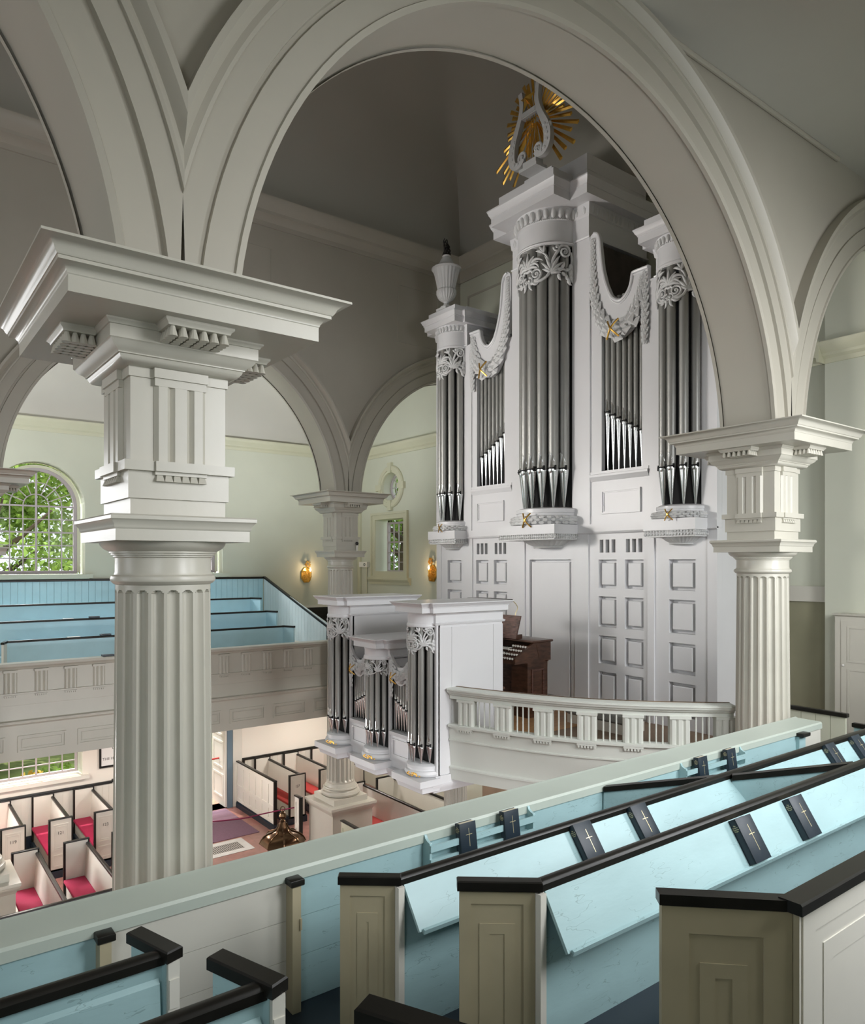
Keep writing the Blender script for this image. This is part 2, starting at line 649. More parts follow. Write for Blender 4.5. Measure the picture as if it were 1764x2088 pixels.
# arcade walls
def arcade(name, yc, ztop, top_near):
    centres = [X1 - BAY / 2 - BAY, X1 - BAY / 2, X1 + BAY / 2, X2 + BAY / 2]
    y0, y1 = yc - .31, yc + .31
    xs = {XE, XW}
    for c in centres:
        for i in range(41):
            xs.add(round(c - RA * math.cos(PI * i / 40), 5))
    xs = sorted(x for x in xs if XE <= x <= XW)
    if xs[-1] < XW:
        xs.append(XW)

    def low(x):
        for c in centres:
            d = RA * RA - (x - c) ** 2
            if d > 0:
                return max(8.756, ZS + math.sqrt(d))
        return 8.756
    mb = MB()
    for a, b in zip(xs, xs[1:]):
        la, lb = low(a), low(b)
        for y in (y0, y1):
            mb.quad((a, y, la), (b, y, lb), (b, y, ztop), (a, y, ztop))
        mb.quad((a, y0, la), (b, y0, lb), (b, y1, lb), (a, y1, la))
    struct(mb.build(name, ARCH, ang=20))
    # archivolt mouldings on both faces
    prof = [(3.53, 0.0), (3.53, .045), (3.575, .055), (3.585, .035), (3.79, .035), (3.795, .012), (3.83, .012), (3.835, .055), (3.885, .055),
            (4.00, .055), (4.005, .08), (4.03, .085), (4.07, .07), (4.10, .11), (4.13, .14), (4.175, .145), (4.18, 0.0)]
    for k, c in enumerate(centres):
        for side in (-1, 1):
            mb = MB()
            rings = []
            for t in range(65):
                ring = []
                for r, d in prof:
                    lo = max(math.asin((8.757 - ZS) / r), math.acos(min(1, (BAY / 2) / r)) if r > BAY / 2 else 0)
                    a0, a1 = PI - lo, lo
                    if c + 3.9 > XW:
                        a1 = math.acos(min(1, (XW - c) / r)) if XW - c < r else lo
                    a = a0 + (a1 - a0) * t / 64
                    yy = (y0 - d) if side < 0 else (y1 + d)
                    ring.append((c + r * math.cos(a), yy, ZS + r * math.sin(a)))
                rings.append(ring)
            mb.loft(rings, closed=False)
            struct(mb.build('trim_archivolt', ARCH, ang=25))


arcade('wall_arcade_near', YN, 17.5, 12.6)
arcade('wall_arcade_far', YF, 17.5, 12.6)
# edge moulding between the near gallery ceiling and the arcade wall
struct(MB().tube([(XE, 4.46, 12.60), (10.75, 4.46, 12.60)], .03, 10).build('trim_2', ARCH))

# cornices
cor = [(0, 14.62), (.04, 14.62), (.05, 14.72), (.12, 14.80), (.20, 14.84), (.21, 14.90), (.30, 15.0), (.36, 15.10), (.37, 15.16), (0, 15.2)]
struct(MB().strip(cor, (XE, YF - .31), (XW, YF - .31), (0, -1)).build('trim_3', ARCH))
struct(MB().strip(cor, (XE, YN + .31), (XW, YN + .31), (0, 1)).build('trim_4', ARCH))
struct(MB().strip(cor, (XW, YN), (XW, YF), (-1, 0)).build('trim_5', ARCH))
cor2 = [(0, 10.38), (.03, 10.38), (.04, 10.45), (.09, 10.49), (.10, 10.53), (.17, 10.60), (.20, 10.66), (.20, 10.70), (0, 10.72)]
struct(MB().strip(cor2, (XE, YFW), (XW, YFW), (0, -1)).build('trim_6', YEL))
struct(MB().strip(cor2, (XW, YF + .3), (XW, YFW), (-1, 0)).build('trim_7', YEL))
cor3 = [(o * 1.15, z - .03) for o, z in cor2]
mb = MB()
mb.strip(cor3, (12.72, YNW), (12.72, 5.48 + .22), (-1, 0))
mb.strip(cor3, (12.5, 5.48), (XW, 5.48), (0, 1))
struct(mb.build('trim_8', YEL))
# faint raised panels on the upper nave walls
fr = MB()
for x in (7.05, 11.9):
    hframe(fr, x - 1.0, x + .35, 12.7, 14.2, .05, lambda a, b, t: (a, YF - .31 - t, b), 0, .015)
struct(fr.build('trim_9', ARCH))
fr = MB()
hframe(fr, 13.0, 14.5, 12.7, 14.2, .05, lambda a, b, t: (XW - t, a, b), 0, .02)
struct(fr.build('trim_10', ARCH))

# nave ceiling: coved vault with a coved west end
mb = MB()
HW = YF - .31 - YC
NU = 44


def zc(x, y):
    u = min(1, abs(y - YC) / HW)
    v = max(0, min(1, (x - (XW - HW)) / HW))
    return 15.18 + 2.9 * math.sqrt(max(0, 1 - max(u, v) ** 2))


ts = [math.sin(PI / 2 * i / 22) for i in range(-22, 23)]
gx = [XE, -8, -2, 3] + [XW - HW + HW * t for t in ts if t >= 0]
gy = [YC + HW * t for t in ts]
base = len(mb.v)
for x in gx:
    for y in gy:
        mb.v.append((x, y, zc(x, y)))
ny = len(gy)
for i in range(len(gx) - 1):
    for j in range(ny - 1):
        a, b, c_, d_ = i * ny + j, (i + 1) * ny + j, (i + 1) * ny + j + 1, i * ny + j + 1
        if (gy[j] + gy[j + 1]) / 2 > YC:
            mb.f += [(a, b, c_), (a, c_, d_)]
        else:
            mb.f += [(a, b, d_), (b, c_, d_)]
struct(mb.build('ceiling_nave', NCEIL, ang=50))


# gallery ceilings: coves rising from the outer wall to the arcade
def gal_ceiling(name, yw, ya, zw=10.68, za=12.62):
    mb = MB()
    rings = []
    for i in range(17):
        t = i / 16
        y = yw + (ya - yw) * (1 - math.cos(t * PI / 2))
        z = zw + (za - zw) * math.sin(t * PI / 2) ** 0.95
        rings.append([(XE, y, z), (XW, y, z)])
    mb.loft(rings, closed=False)
    struct(mb.build(name, CEIL, ang=60))


gal_ceiling('ceiling_far_gallery', YFW, YF + .3)
gal_ceiling('ceiling_near_gallery', YNW, YN - .3)


# windows of the far wall
def arch_window(n, xc, label):
    r, z0, zs, y = .90, 6.87, 8.53, YFW + .30
    mb = MB()
    N = 36

    def arcring(rr, yy):
        return [(xc - rr, yy, z0 - .03)] + [(xc - rr * math.cos(PI * i / N), yy, zs + rr * math.sin(PI * i / N)) for i in range(N + 1)] + [(xc + rr, yy, z0 - .03)]
    for (ri, ro, ya, yb) in ((r - .02, r + .06, y - .04, y + .06),):
        mb.loft([arcring(ri, ya), arcring(ro, ya), arcring(ro, yb), arcring(ri, yb)], closed=False, loop=True)
    mb.box(xc - r - .06, xc + r + .06, y - .05, y + .06, z0 - .06, z0 + .02)
    w = struct(mb.build('window_%d' % n, WFRAME), label)
    cs = MB()
    cs.loft([arcring(r + .06, y - .06), arcring(1.03, y - .09), arcring(1.03, y + .1), arcring(r + .06, y + .1)], closed=False, loop=True)
    cs.build('casing', YEL, w)
    m = MB()
    bw = .012
    for k in range(1, 6):
        u = xc - r + 2 * r * k / 6
        zt = zs if k != 3 else zs + r
        ww = bw * (1.9 if k == 3 else 1)
        m.box(u - ww, u + ww, y - .015, y + .03, z0, zt)
    for k in range(1, 6):
        z = z0 + (zs - z0) * k / 5
        ww = bw * (1.7 if k in (3, 5) else 1)
        m.box(xc - r, xc + r, y - .012, y + .028, z - ww, z + ww)
    for rr in (r / 3, 2 * r / 3):
        m.tube([(xc - rr * math.cos(PI * i / 24), y, zs + rr * math.sin(PI * i / 24)) for i in range(25)], .014, 6)
    for a in (22.5, 45, 67.5, 112.5, 135, 157.5):
        m.tube([(xc + r / 3 * math.cos(R(a)), y, zs + r / 3 * math.sin(R(a))), (xc + r * math.cos(R(a)), y, zs + r * math.sin(R(a)))], .013, 6)
    m.build('muntins', WFRAME, w)
    g = MB()
    ring = arcring(r, y + .012)
    g.f.append(tuple(range(len(ring))))
    g.v += ring
    g.build('glass', GLASS, w)
    s = MB().box(xc - 1.28, xc + 1.28, YFW - .09, YFW + .3, 6.70, 6.80)
    s.strip([(0, 6.66), (.04, 6.66), (.07, 6.70), (0, 6.70)], (xc - 1.2, YFW), (xc + 1.2, YFW), (0, -1))
    s.build('sill', PLAST, w)


arch_window(1, WINX[0], 'tall round-arched gallery window with fan tracery over the blue pews')
arch_window(2, WINX[1], 'round-arched gallery window mostly hidden behind the big fluted column')


def rect_window(n, a0, a1, z0, z1, cols, rows, fn, label, thick_mid=None, sill=True):
    mb = MB()
    hframe(mb, a0, a1, z0, z1, .06, fn, .27, .36)
    w = struct(mb.build('window_%d' % n, WFRAME), label)
    m = MB()
    for k in range(1, cols):
        u = a0 + .06 + (a1 - a0 - .12) * k / cols
        ww = .012 if k * 2 != cols or cols == 4 else .02
        m.prism([(u - ww, z0), (u + ww, z0), (u + ww, z1), (u - ww, z1)], fn, .29, .33)
    for k in range(1, rows):
        z = z0 + (z1 - z0) * k / rows
        ww = .012 if k != thick_mid else .025
        m.prism([(a0, z - ww), (a1, z - ww), (a1, z + ww), (a0, z + ww)], fn, .292, .328)
    m.build('muntins', WFRAME, w)
    g = MB()
    g.quad(fn(a0 + .03, z0 + .03, .31), fn(a1 - .03, z0 + .03, .31), fn(a1 - .03, z1 - .03, .31), fn(a0 + .03, z1 - .03, .31))
    g.build('glass', GLASS, w)
    return w


w = rect_window(3, 2.46, 4.42, 1.68, 3.12, 6, 5, fnY(YFW), 'low twelve-over window beneath the far gallery, garden outside')
MB().box(2.2, 4.62, YFW - .14, YFW + .27, 1.55, 1.64).build('sill', PEWW, w)
w = rect_window(4, 17.45, 18.60, 6.80, 8.36, 4, 5, fnX(XW), 'small square sash window in the west wall beside the organ', 3)
fx_ = lambda a, b, t: (XW - t, a, b)
mb = MB()
hframe(mb, 17.12, 19.03, 6.62, 8.65, .21, fx_, 0, .05)
hframe(mb, 17.12, 19.03, 6.62, 8.65, .07, fx_, .05, .08)
mb.build('casing', YEL, w)
MB().strip([(0, 6.42), (.05, 6.42), (.07, 6.5), (.10, 6.52), (.14, 6.58), (.14, 6.64), (0, 6.64)], (XW, 17.0), (XW, 19.12), (-1, 0)).build('sill', YEL, w)
# round window
mb = MB()
rings = []
for r_, t in ((.43, .30), (.43, .02), (.44, .05), (.50, .05), (.505, .075), (.62, .075), (.65, .04), (.65, 0)):
    rings.append([(XW - t if i == i else 0, 18.0 + r_ * math.cos(2 * PI * i / 40), 9.42 + r_ * math.sin(2 * PI * i / 40)) for i in range(40)])
rings[0] = [(XW + .02, p[1], p[2]) for p in rings[0]]
mb.loft(rings, cap=False)
w = struct(mb.build('window_5', YEL), 'round oculus window with four keystones on the west wall')
for k in range(4):
    a = k * PI / 2
    ks = MB()
    cy, cz = math.cos(a), math.sin(a)
    poly = [(.42, -.07), (.73, -.10), (.73, .10), (.42, .07)]
    ks.prism(poly, lambda p, q, t: (XW - t, 18.0 + p * cy - q * cz, 9.42 + p * cz + q * cy), 0, .10)
    ks.build('keystone', YEL, w)
m = MB()
m.tube([(XW + .3, 18.0 + .40 * math.cos(2 * PI * i / 32), 9.42 + .40 * math.sin(2 * PI * i / 32)) for i in range(32)], .035, 6, closed=True)
m.tube([(XW + .3, 18.0 + .17 * math.cos(2 * PI * i / 20), 9.42 + .17 * math.sin(2 * PI * i / 20)) for i in range(20)], .016, 6, closed=True)
for k in range(8):
    a = k * PI / 4
    m.tube([(XW + .3, 18.0 + .17 * math.cos(a), 9.42 + .17 * math.sin(a)), (XW + .3, 18.0 + .4 * math.cos(a), 9.42 + .4 * math.sin(a))], .014, 5)
m.build('muntins', WFRAME, w)
g = MB()
g.v += [(XW + .31, 18.0 + .42 * math.cos(2 * PI * i / 32), 9.42 + .42 * math.sin(2 * PI * i / 32)) for i in range(32)]
g.f.append(tuple(range(32)))
g.build('glass', GLASS, w)

# door in the far wall, standing open
mb = MB()
mb.box(8.42, 8.58, YFW - .06, YFW + .3, 0, 3.0)
mb.box(6.52, 6.70, YFW - .06, YFW + .3, 0, 3.0)
mb.box(6.52, 8.58, YFW - .06, YFW + .3, 2.9, 3.06)
dr = struct(mb.build('door_1', mat('door_trim_blue_grey', (0.13, 0.19, 0.24), 0.4)), 'open doorway in the far wall beneath the gallery')
lf = MB().box(8.36, 8.415, YFW - .03, YFW + .95, .03, 2.85)
for za, zb in ((.25, .95), (1.1, 1.9), (2.05, 2.7)):
    hframe(lf, YFW + .10, YFW + .85, za, zb, .06, lambda a, b, t: (8.36 - t, a, b), 0, .015)
lf.build('door_leaf', PEWW, dr)
MB().tube([(6.7, YFW + .42, 1.3), (8.36, YFW + .42, 1.36)], .025, 8).build('push_bar', REDB, dr)
struct(MB().box(8.6, 8.88, YFW - .03, YFW, 0, 3.2).build('trim_11', PEWW))
# wainscot and its black rail on the far wall, ground floor
mb = MB()
for a, b in ((XE, 6.5), (8.90, XW)):
    x = a if a > 0 else 0.0
    while x < b - 1e-6:
        e = min(x + .16, b)
        mb.box(x + .004, e - .004, YFW - .04, YFW - .012, 0, 1.32)
        x = e
    mb.box(max(a, 0), b, YFW - .034, YFW - .012, 0, 1.32)
bb = struct(mb.build('baseboard_far', PEWW), 'white tongue-and-groove wainscot along the far wall')
mb = MB()
mb.rbox(0, 5.2, YFW - .075, YFW - .012, 1.30, 1.37, .01).rbox(5.2, 6.5, YFW - .09, YFW - .012, 1.33, 1.40, .01).rbox(8.90, XW, YFW - .075, YFW - .012, 1.30, 1.37, .01)
mb.box(8.88, 8.95, YFW - .08, YFW - .012, 0, 1.35)
mb.build('wainscot_rail', BLACK, bb)
MB().box(0, 6.5, YFW - .06, YFW - .03, 0, .34).box(8.9, XW, YFW - .06, YFW - .03, 0, .34).build('plinth', NAVY, bb)
# ------------------------------------------------------------------ columns
def column(cx, cy, label, group, detail=True):
    t = thing('column', label, 'column', (cx, cy, 0), group)
    MB().sq(cx, cy, [(.60, 0), (.60, .22), (.58, .25), (.56, .28), (.56, 1.13), (.575, 1.15), (.585, 1.19), (.62, 1.23), (.625, 1.26), (.64, 1.27), (.64, 1.33), (.47, 1.335), (.47, 1.47)]).build('pedestal', PAINT, t)
    MB().lathe(cx, cy, [(.40, 1.47), (.455, 1.48), (.475, 1.525), (.455, 1.57), (.42, 1.58), (.405, 1.59), (.395, 1.61), (.41, 1.62), (.425, 1.645), (.41, 1.67), (.38, 1.675), (.375, 1.70), (.345, 1.76), (.30, 1.76)], 40).build('base', PAINT, t)
    # fluted shaft
    nf, sg = 20, 10
    zs = [1.74, 1.80, 1.84, 1.88, 1.95] + [1.95 + (6.80 - 1.95) * i / 12 for i in range(1, 13)] + [6.84, 6.868, 6.872, 6.880, 6.889, 6.897, 6.904, 6.910, 6.915, 6.919, 6.9225, 6.925, 6.935, 6.955, 6.965]
    rings = []
    for z in zs:
        f = (z - 1.74) / 5.225
        r0 = .340 - .038 * f ** 1.3
        ring = []
        for i in range(nf * sg):
            a = 2 * PI * i / (nf * sg)
            p = (i % sg) / sg          # fillet from 0 to .2
            q = (p - .2) / .8
            d = 0
            if q > 0:
                arch = math.sqrt(max(0, 1 - (2 * q - 1) ** 2))
                top = 6.925 - z
                bot = z - 1.80
                e = min(top, bot) / .055
                if e > 0:
                    lim = 1 if e >= 1 else math.sqrt(1 - (1 - e) ** 2)
                    d = .036 * arch if abs(2 * q - 1) <= lim else 0
            ring.append((cx + (r0 - d) * math.cos(a), cy + (r0 - d) * math.sin(a), z))
        rings.append(ring)
    MB().loft(rings).build('shaft', PAINT, t, ang=28)
    mb = MB()
    mb.lathe(cx, cy, [(.300, 6.955), (.318, 6.965), (.333, 6.98), (.336, 6.995), (.330, 7.012), (.312, 7.022), (.306, 7.04), (.306, 7.13), (.318, 7.135), (.318, 7.145), (.330, 7.147), (.330, 7.158), (.342, 7.16), (.342, 7.17), (.375, 7.188), (.396, 7.21), (.404, 7.232)], 48)
    mb.sq(cx, cy, [(.424, 7.232), (.424, 7.300), (.430, 7.305), (.434, 7.315), (.436, 7.33), (.448, 7.345), (.455, 7.355), (.460, 7.358), (.460, 7.378), (.45, 7.388)])
    mb.build('capital', PAINT, t)
    mb = MB()
    mb.sq(cx, cy, [(.305, 7.385), (.305, 7.494), (.322, 7.494), (.322, 7.66), (.352, 7.662), (.352, 7.722), (.305, 7.724), (.305, 8.235), (.318, 8.236), (.318, 8.295)])
    mb.build('entablature', PAINT, t)
    for k in range(4):
        M = Matrix.Translation((cx, cy, 0)) @ Matrix.Rotation(k * PI / 2, 4, 'Z')
        tr = MB()
        # triglyph face with two glyphs and half glyphs at its edges, in plan
        w, dp, b = .165, .030, .024
        pl = []
        gl = [(-w, 0), (-w, dp - b), (-w + b, dp)]
        for gc in (-.062, .062):
            gl += [(gc - b, dp), (gc, dp - b), (gc + b, dp)]
        gl += [(w - b, dp), (w, dp - b), (w, 0)]
        tr.prism(gl, lambda a_, b_, z_: (a_, -.304 - b_, z_), 7.722, 8.19)
        tr.box(-w, w, -.336, -.300, 8.19, 8.238)
        tr.box(-.172, .172, -.350, -.30, 8.238, 8.296)
        tr.box(-.168, .168, -.368, -.30, 7.662, 7.722)
        tr.box(-.165, .165, -.345, -.30, 7.640, 7.662)
        for g in range(6):
            gx_ = -.135 + .054 * g
            tr.loft([[(gx_ - .017, -.336, 7.642), (gx_ + .017, -.336, 7.642), (gx_ + .017, -.318, 7.642), (gx_ - .017, -.318, 7.642)],
                     [(gx_ - .026, -.352, 7.600), (gx_ + .026, -.352, 7.600), (gx_ + .026, -.318, 7.600), (gx_ - .026, -.318, 7.600)]])
        tr.xf(M).build('triglyph', PAINT, t)
    MB().sq(cx, cy, [(.33, 8.294), (.345, 8.296), (.368, 8.305), (.385, 8.325), (.392, 8.342), (.402, 8.345), (.402, 8.352), (.412, 8.362), (.440, 8.38), (.455, 8.402), (.462, 8.41), (.466, 8.412), (.466, 8.484), (.474, 8.487), (.480, 8.50), (.492, 8.508), (.492, 8.518),
                     (.752, 8.518), (.752, 8.607), (.757, 8.612), (.760, 8.625), (.776, 8.645), (.800, 8.655), (.808, 8.656), (.812, 8.657), (.812, 8.675), (.818, 8.677), (.828, 8.69), (.838, 8.712), (.862, 8.735), (.892, 8.742), (.908, 8.744), (.908, 8.758), (.3, 8.764)]).build('cornice', PAINT, t)
    for k in range(4):
        M = Matrix.Translation((cx, cy, 0)) @ Matrix.Rotation(k * PI / 2, 4, 'Z')
        mu = MB()
        mu.rect(-.19, .19, -.66, -.48, [(0, 8.478), (.004, 8.49), (.016, 8.50), (.02, 8.505), (.02, 8.519)])
        for g in range(6):
            for j in range(4):
                mu.lathe(-.158 + .0635 * g, -.635 + .047 * j, [(.013, 8.48), (.030, 8.418), (.002, 8.417)], 10)
        mu.xf(M).build('mutule', PAINT, t)
    return t


column(X1, YN, 'nearest fluted column with square capital, largest in view at the left', 'nave arcade columns')
column(X2, YN, 'fluted column at the right end of the pale green gallery rail', 'nave arcade columns')
column(X2, YF, 'far fluted column between the hanging organ case and the oculus window wall', 'nave arcade columns')
column(X1, YF, 'far fluted column cut by the picture edge beside the arched window', 'nave arcade columns')

# thin fluted column carrying the organ loft
cx, cy = 8.85, 10.22
t = thing('loft_column', 'slim fluted column carrying the organ loft, seen under the hanging case', 'column', (cx, cy, 0))
rings = []
for z in (0.35, 1.2, 2.0, 2.8, 3.35):
    rings.append([(cx + (.215 - (.014 if i % 4 in (1, 2, 3) else 0)) * math.cos(2 * PI * i / 96), cy + (.215 - (.014 if i % 4 in (1, 2, 3) else 0)) * math.sin(2 * PI * i / 96), z) for i in range(96)])
MB().loft(rings).build('shaft', PAINT, t, ang=15)
MB().sq(cx, cy, [(.34, 0), (.34, .2), (.30, .22), (.30, .35)]).build('base', PAINT, t)
MB().sq(cx, cy, [(.22, 3.33), (.30, 3.42), (.32, 3.44), (.32, 3.56)]).build('capital', PAINT, t)

# ------------------------------------------------------------------ near gallery: stepped floor, parapet
F1, F2, F3, F4 = 4.285, 4.50, 4.80, 5.02
mb = MB()
mb.box(XE, XW, 3.25, 4.38, 3.3, F1)
mb.box(XE, 9.3, 2.43, 3.25, 3.3, F2)
mb.box(XE, 9.3, 1.33, 2.43, 3.3, F3)
mb.box(XE, 9.3, YNW, 1.33, 3.3, F4)
mb.box(9.3, XW, YNW, 3.25, 3.3, F1 + .02)
struct(mb.build('floor_near_gallery', NAVY))

pp = thing('gallery_parapet', 'near gallery parapet with wide pale green top rail running across the picture', 'parapet', (5, 4.25, 3.3))
mb = MB()
mb.strip([(0, 5.085), (.0, 5.145), (.012, 5.162), (.03, 5.165), (.285, 5.165), (.31, 5.175), (.335, 5.165), (.345, 5.145), (.335, 5.125), (.31, 5.115), (.30, 5.085)], (XE + .05, 4.085), (9.41, 4.085), (0, 1))
mb.build('top_rail', MINT, pp)
MB().box(XE + .05, 9.41, 4.13, 4.38, 3.3, 5.09).build('front', PAINT, pp)


def boards(x0, x1, m, name):
    mb = MB()
    z = F1
    for h in (.30, .25, .262):
        mb.box(x0, x1, 4.10, 4.135, z + .002, min(z + h, 5.088) - .001)
        z += h
    return mb.build(name, m, pp)


boards(XE + .05, 1.02, BLUE, 'lining_boards')
boards(1.02, 2.17, GREYW, 'lining_boards')
boards(2.17, 8.93, BLUE, 'lining_boards')
boards(8.93, 9.40, GREYW, 'lining_boards')
for x, hinge in ((1.025, 1), (2.172, 1), (8.90, 0)):
    po = MB().box(x - .03, x + .03, 4.015, 4.102, F1, 5.075)
    if x == 8.90:
        po = MB().box(x - .12, x + .03, 4.06, 4.102, F1, 5.075)
    if hinge:
        po.box(x + .02, x + .032, 4.005, 4.03, 4.80, 4.87)
    p = po.build('door_post', TAUPE if x < 3 else BLUE, pp)
    MB().rbox(x - .045 if hinge else x - .14, x + .05 if hinge else x + .03, 4.003, 4.11, 5.075, 5.118, .006).build('post_cap', BLACK, p)


# ------------------------------------------------------------------ prayer books
def book(M, w, h, t, label, group):
    b = thing('prayer_book', label, 'book', group=group, M=M)
    mb = MB()
    mb.rbox(0, w, 0, h, t - .004, t, .001)
    mb.box(0, w, 0, h, 0, .004)
    n = 6
    mb.loft([[(.004 - .006 * math.cos(a) if 0 else -.006 * math.sin(a) + .004, y, t / 2 - t / 2 * math.cos(a)) for a in [PI * i / n for i in range(n + 1)]] + [(.007, y, t), (.007, y, 0)] for y in (0, h)])
    mb.build('cover', LEATH, b, local=True)
    MB().box(.006, w - .005, .004, h - .004, .004, t - .004).build('page_block', PAGES, b, local=True)
    c = MB()
    cx_, cy_ = w * .55, h * .55
    c.box(cx_ - .0016, cx_ + .0016, cy_ - .075 * h / .235, cy_ + .062 * h / .235, t, t + .0006)
    c.box(cx_ - .030, cx_ + .030, cy_ + .012, cy_ + .0155, t, t + .0006)
    c.build('gold_cross', GOLDP, b, local=True)
    TM = Matrix(((0, 0, -1, -.0025), (0, 1, 0, h * .83), (1, 0, 0, t / 2), (0, 0, 0, 1)))
    TM = Matrix.Translation((-.0025, h * .80, t / 2)) @ Matrix.Rotation(-PI / 2, 4, 'Y')
    text_mesh('spine_title', 'The\nBook of\nCommon\nPrayer', .0105, TM, GOLDP, b, local=True, depth=.0004)
    return b


def rack_book(x, y, z, label, group, lean=.13):
    # standing in a rack, front cover towards -y, spine on the left
    M = Matrix.Translation((x, y, z)) @ Matrix.Rotation(PI / 2 - lean, 4, 'X')
    return book(M, .158, .222, .05, label, group)


def board_book(x, yt, zt, yb, zb, label, group, rot=0.0):
    d = Vector((0, yt - yb, zt - zb)).normalized()
    nrm = Vector((1, 0, 0)).cross(d)
    M = Matrix(((1, 0, nrm.x, x), (0, d.y, nrm.y, yb), (0, d.z, nrm.z, zb), (0, 0, 0, 1))) @ Matrix.Translation((0, .014, .0015)) @ Matrix.Rotation(rot, 4, 'Z')
    return book(M, .175, .262, .05, label, group)


def book_rack(x0, x1, label):
    rk = thing('book_rack', label, 'book rack', ((x0 + x1) / 2, 4.05, 4.95), 'book racks on the parapet lining')
    prof = [(4.099, 5.14), (4.083, 5.145), (4.075, 5.138), (4.068, 5.12), (4.045, 5.106), (4.022, 5.10), (4.018, 5.095), (4.018, 4.93), (4.099, 4.90)]
    for x in (x0, x1):
        MB().prism(prof, lambda a, b, t_: (t_, a, b), x - .011, x + .011).build('bracket', BLUE, rk)
    MB().box(x0 - .01, x1 + .01, 4.005, 4.018, 5.038, 5.085).build('front_bar', BLUE, rk)
    MB().box(x0 + .011, x1 - .011, 4.018, 4.099, 4.945, 4.957).box(x0 - .01, x1 + .01, 4.005, 4.018, 4.943, 4.985).build('shelf', BLUE, rk)
    return rk


book_rack(3.25, 4.305, 'pale blue book rack on the parapet nearer the aisle')
book_rack(6.43, 7.515, 'pale blue book rack on the parapet beyond the crossing black-railed partition')
G_BK = 'dark prayer books in the near gallery'
rack_book(3.505, 4.026, 4.958, 'prayer book standing left in the rack nearer the aisle', G_BK)
rack_book(3.955, 4.026, 4.958, 'prayer book standing right in the rack nearer the aisle', G_BK)
rack_book(6.60, 4.026, 4.958, 'prayer book standing left in the farther parapet rack', G_BK)
rack_book(7.125, 4.026, 4.958, 'prayer book standing right in the farther parapet rack', G_BK)


# ------------------------------------------------------------------ near gallery pews
def rail(mb, x0, x1, y, z, w=.062, h=.05):
    # rounded handrail along x
    r = [(y - w / 2, z - h), (y - w / 2, z - .018), (y - w / 2 + .008, z - .006), (y - w * .2, z), (y + w * .2, z), (y + w / 2 - .008, z - .006), (y + w / 2, z - .018), (y + w / 2, z - h)]
    return mb.loft([[(x, a, b) for a, b in r] for x in (x0, x1)])


def gpew(x0, x1, y, zr, zf, board, label, wing=None, wingm=None, seat=True, low=None):
    """bench facing the nave: back along x with its rail at height zr; bookboard on the camera side"""
    t = thing('gallery_pew', label, 'pew', ((x0 + x1) / 2, y, zf), 'near gallery pews')
    lowz = zf if low is None else low
    # back: upper board, lower lining leaning towards the camera
    mb = MB()
    mb.box(x0 + .02, x1, y - .012, y + .016, lowz, zr - .045)
    mb.loft([[(x, y - .016, zr - .30), (x, y - .016 - .0, zr - .06), (x, y + .0, zr - .06), (x, y, lowz), (x, y - .055, lowz)] for x in (x0 + .02, x1)])
    mb.build('back', BLUE, t)
    rail(MB(), x0, x1, y, zr).build('top_rail', BLACK, t)
    if board:
        yb, zb = board
        yt, zt = y - .03, zr - .048
        d = Vector((0, yb - yt, zb - zt)).normalized()
        n = Vector((0, d.z, -d.y)) * .018
        if n.z > 0:
            n = -n
        bb_ = MB()
        xa = x0 + .04
        bb_.loft([[(x, yt, zt), (x, yb, zb), (x, yb + n.y, zb + n.z), (x, yt + n.y, zt + n.z)] for x in (xa, x1)])
        bo = bb_.build('bookboard', BLUE, t)
        MB().loft([[(x, yb - .004, zb + .016), (x, yb - .018, zb + .010), (x, yb - .010, zb - .016), (x, yb + .012, zb - .010)] for x in (xa + .02, x1)]).build('ledge', BLUE, bo)
    if seat:
        MB().rbox(x0 + .15, x1, y + .02, y + .36, zf - .215 + .40, zf - .215 + .43, .008).build('seat', BLUE, t)
    if wing:
        (wx, wy) = wing
        a = Vector((x0, y, 0)) + Vector((.0, 0, 0))
        b = Vector((wx, wy, 0))
        d = (b - a).normalized()
        n = Vector((-d.y, d.x, 0)) * .032
        if n.x > 0:
            n = -n
        L = (b - a).length
        f = lambda s_, z_, q: tuple(a + d * s_ + n * q + Vector((0, 0, z_)))
        mb = MB()
        mb.prism([(0, lowz - .3), (L, lowz - .3), (L, zr - .042), (0, zr - .042)], f, -.4, .55)
        # recessed-looking panel: two stepped frames standing proud
        for (i, q) in ((.17, .75), ):
            hframe(mb, 0, L, lowz - .2, zr - .05, .055, f, .55, .72)
        for (i0, q) in ((.115, .66),):
            hframe(mb, .095, L - .095, lowz - .05, zr - .20, .05, f, .5, .63)
        e = mb.build('end_panel', wingm or TAUPE, t)
        cp = MB()
        q = [(-.035, -.8), (L + .012, -.8), (L + .012, 1.05), (-.035, 1.05)]
        k = 0.006
        cp.loft([[f(s_, zz, qq) for s_, qq in q] for zz in (zr - .042, zr)] + [[f(s_ + (.006 if s_ < 0 else -.006), zr + .006, qq + (.15 if qq < 0 else -.15)) for s_, qq in q]])
        cp.build('end_cap', BLACK, e)
        st = MB().box(x0 - .012, x0 + .028, y - .052, y + .02, lowz - .3, zr - .05)
        st.build('end_post', PEWW, e)
    return t


B1 = (3.08, 5.105)
B2 = (2.25, 5.28)
gpew(2.375, 9.0, 3.254, 5.36, F2, B1, 'blue pew with sloped bookboard, front row right of the aisle', (2.135, 3.44))
gpew(2.60, 9.0, 2.425, 5.57, F3, B2, 'blue pew with cracked bookboard and two books, middle row right of aisle', (2.315, 2.645))
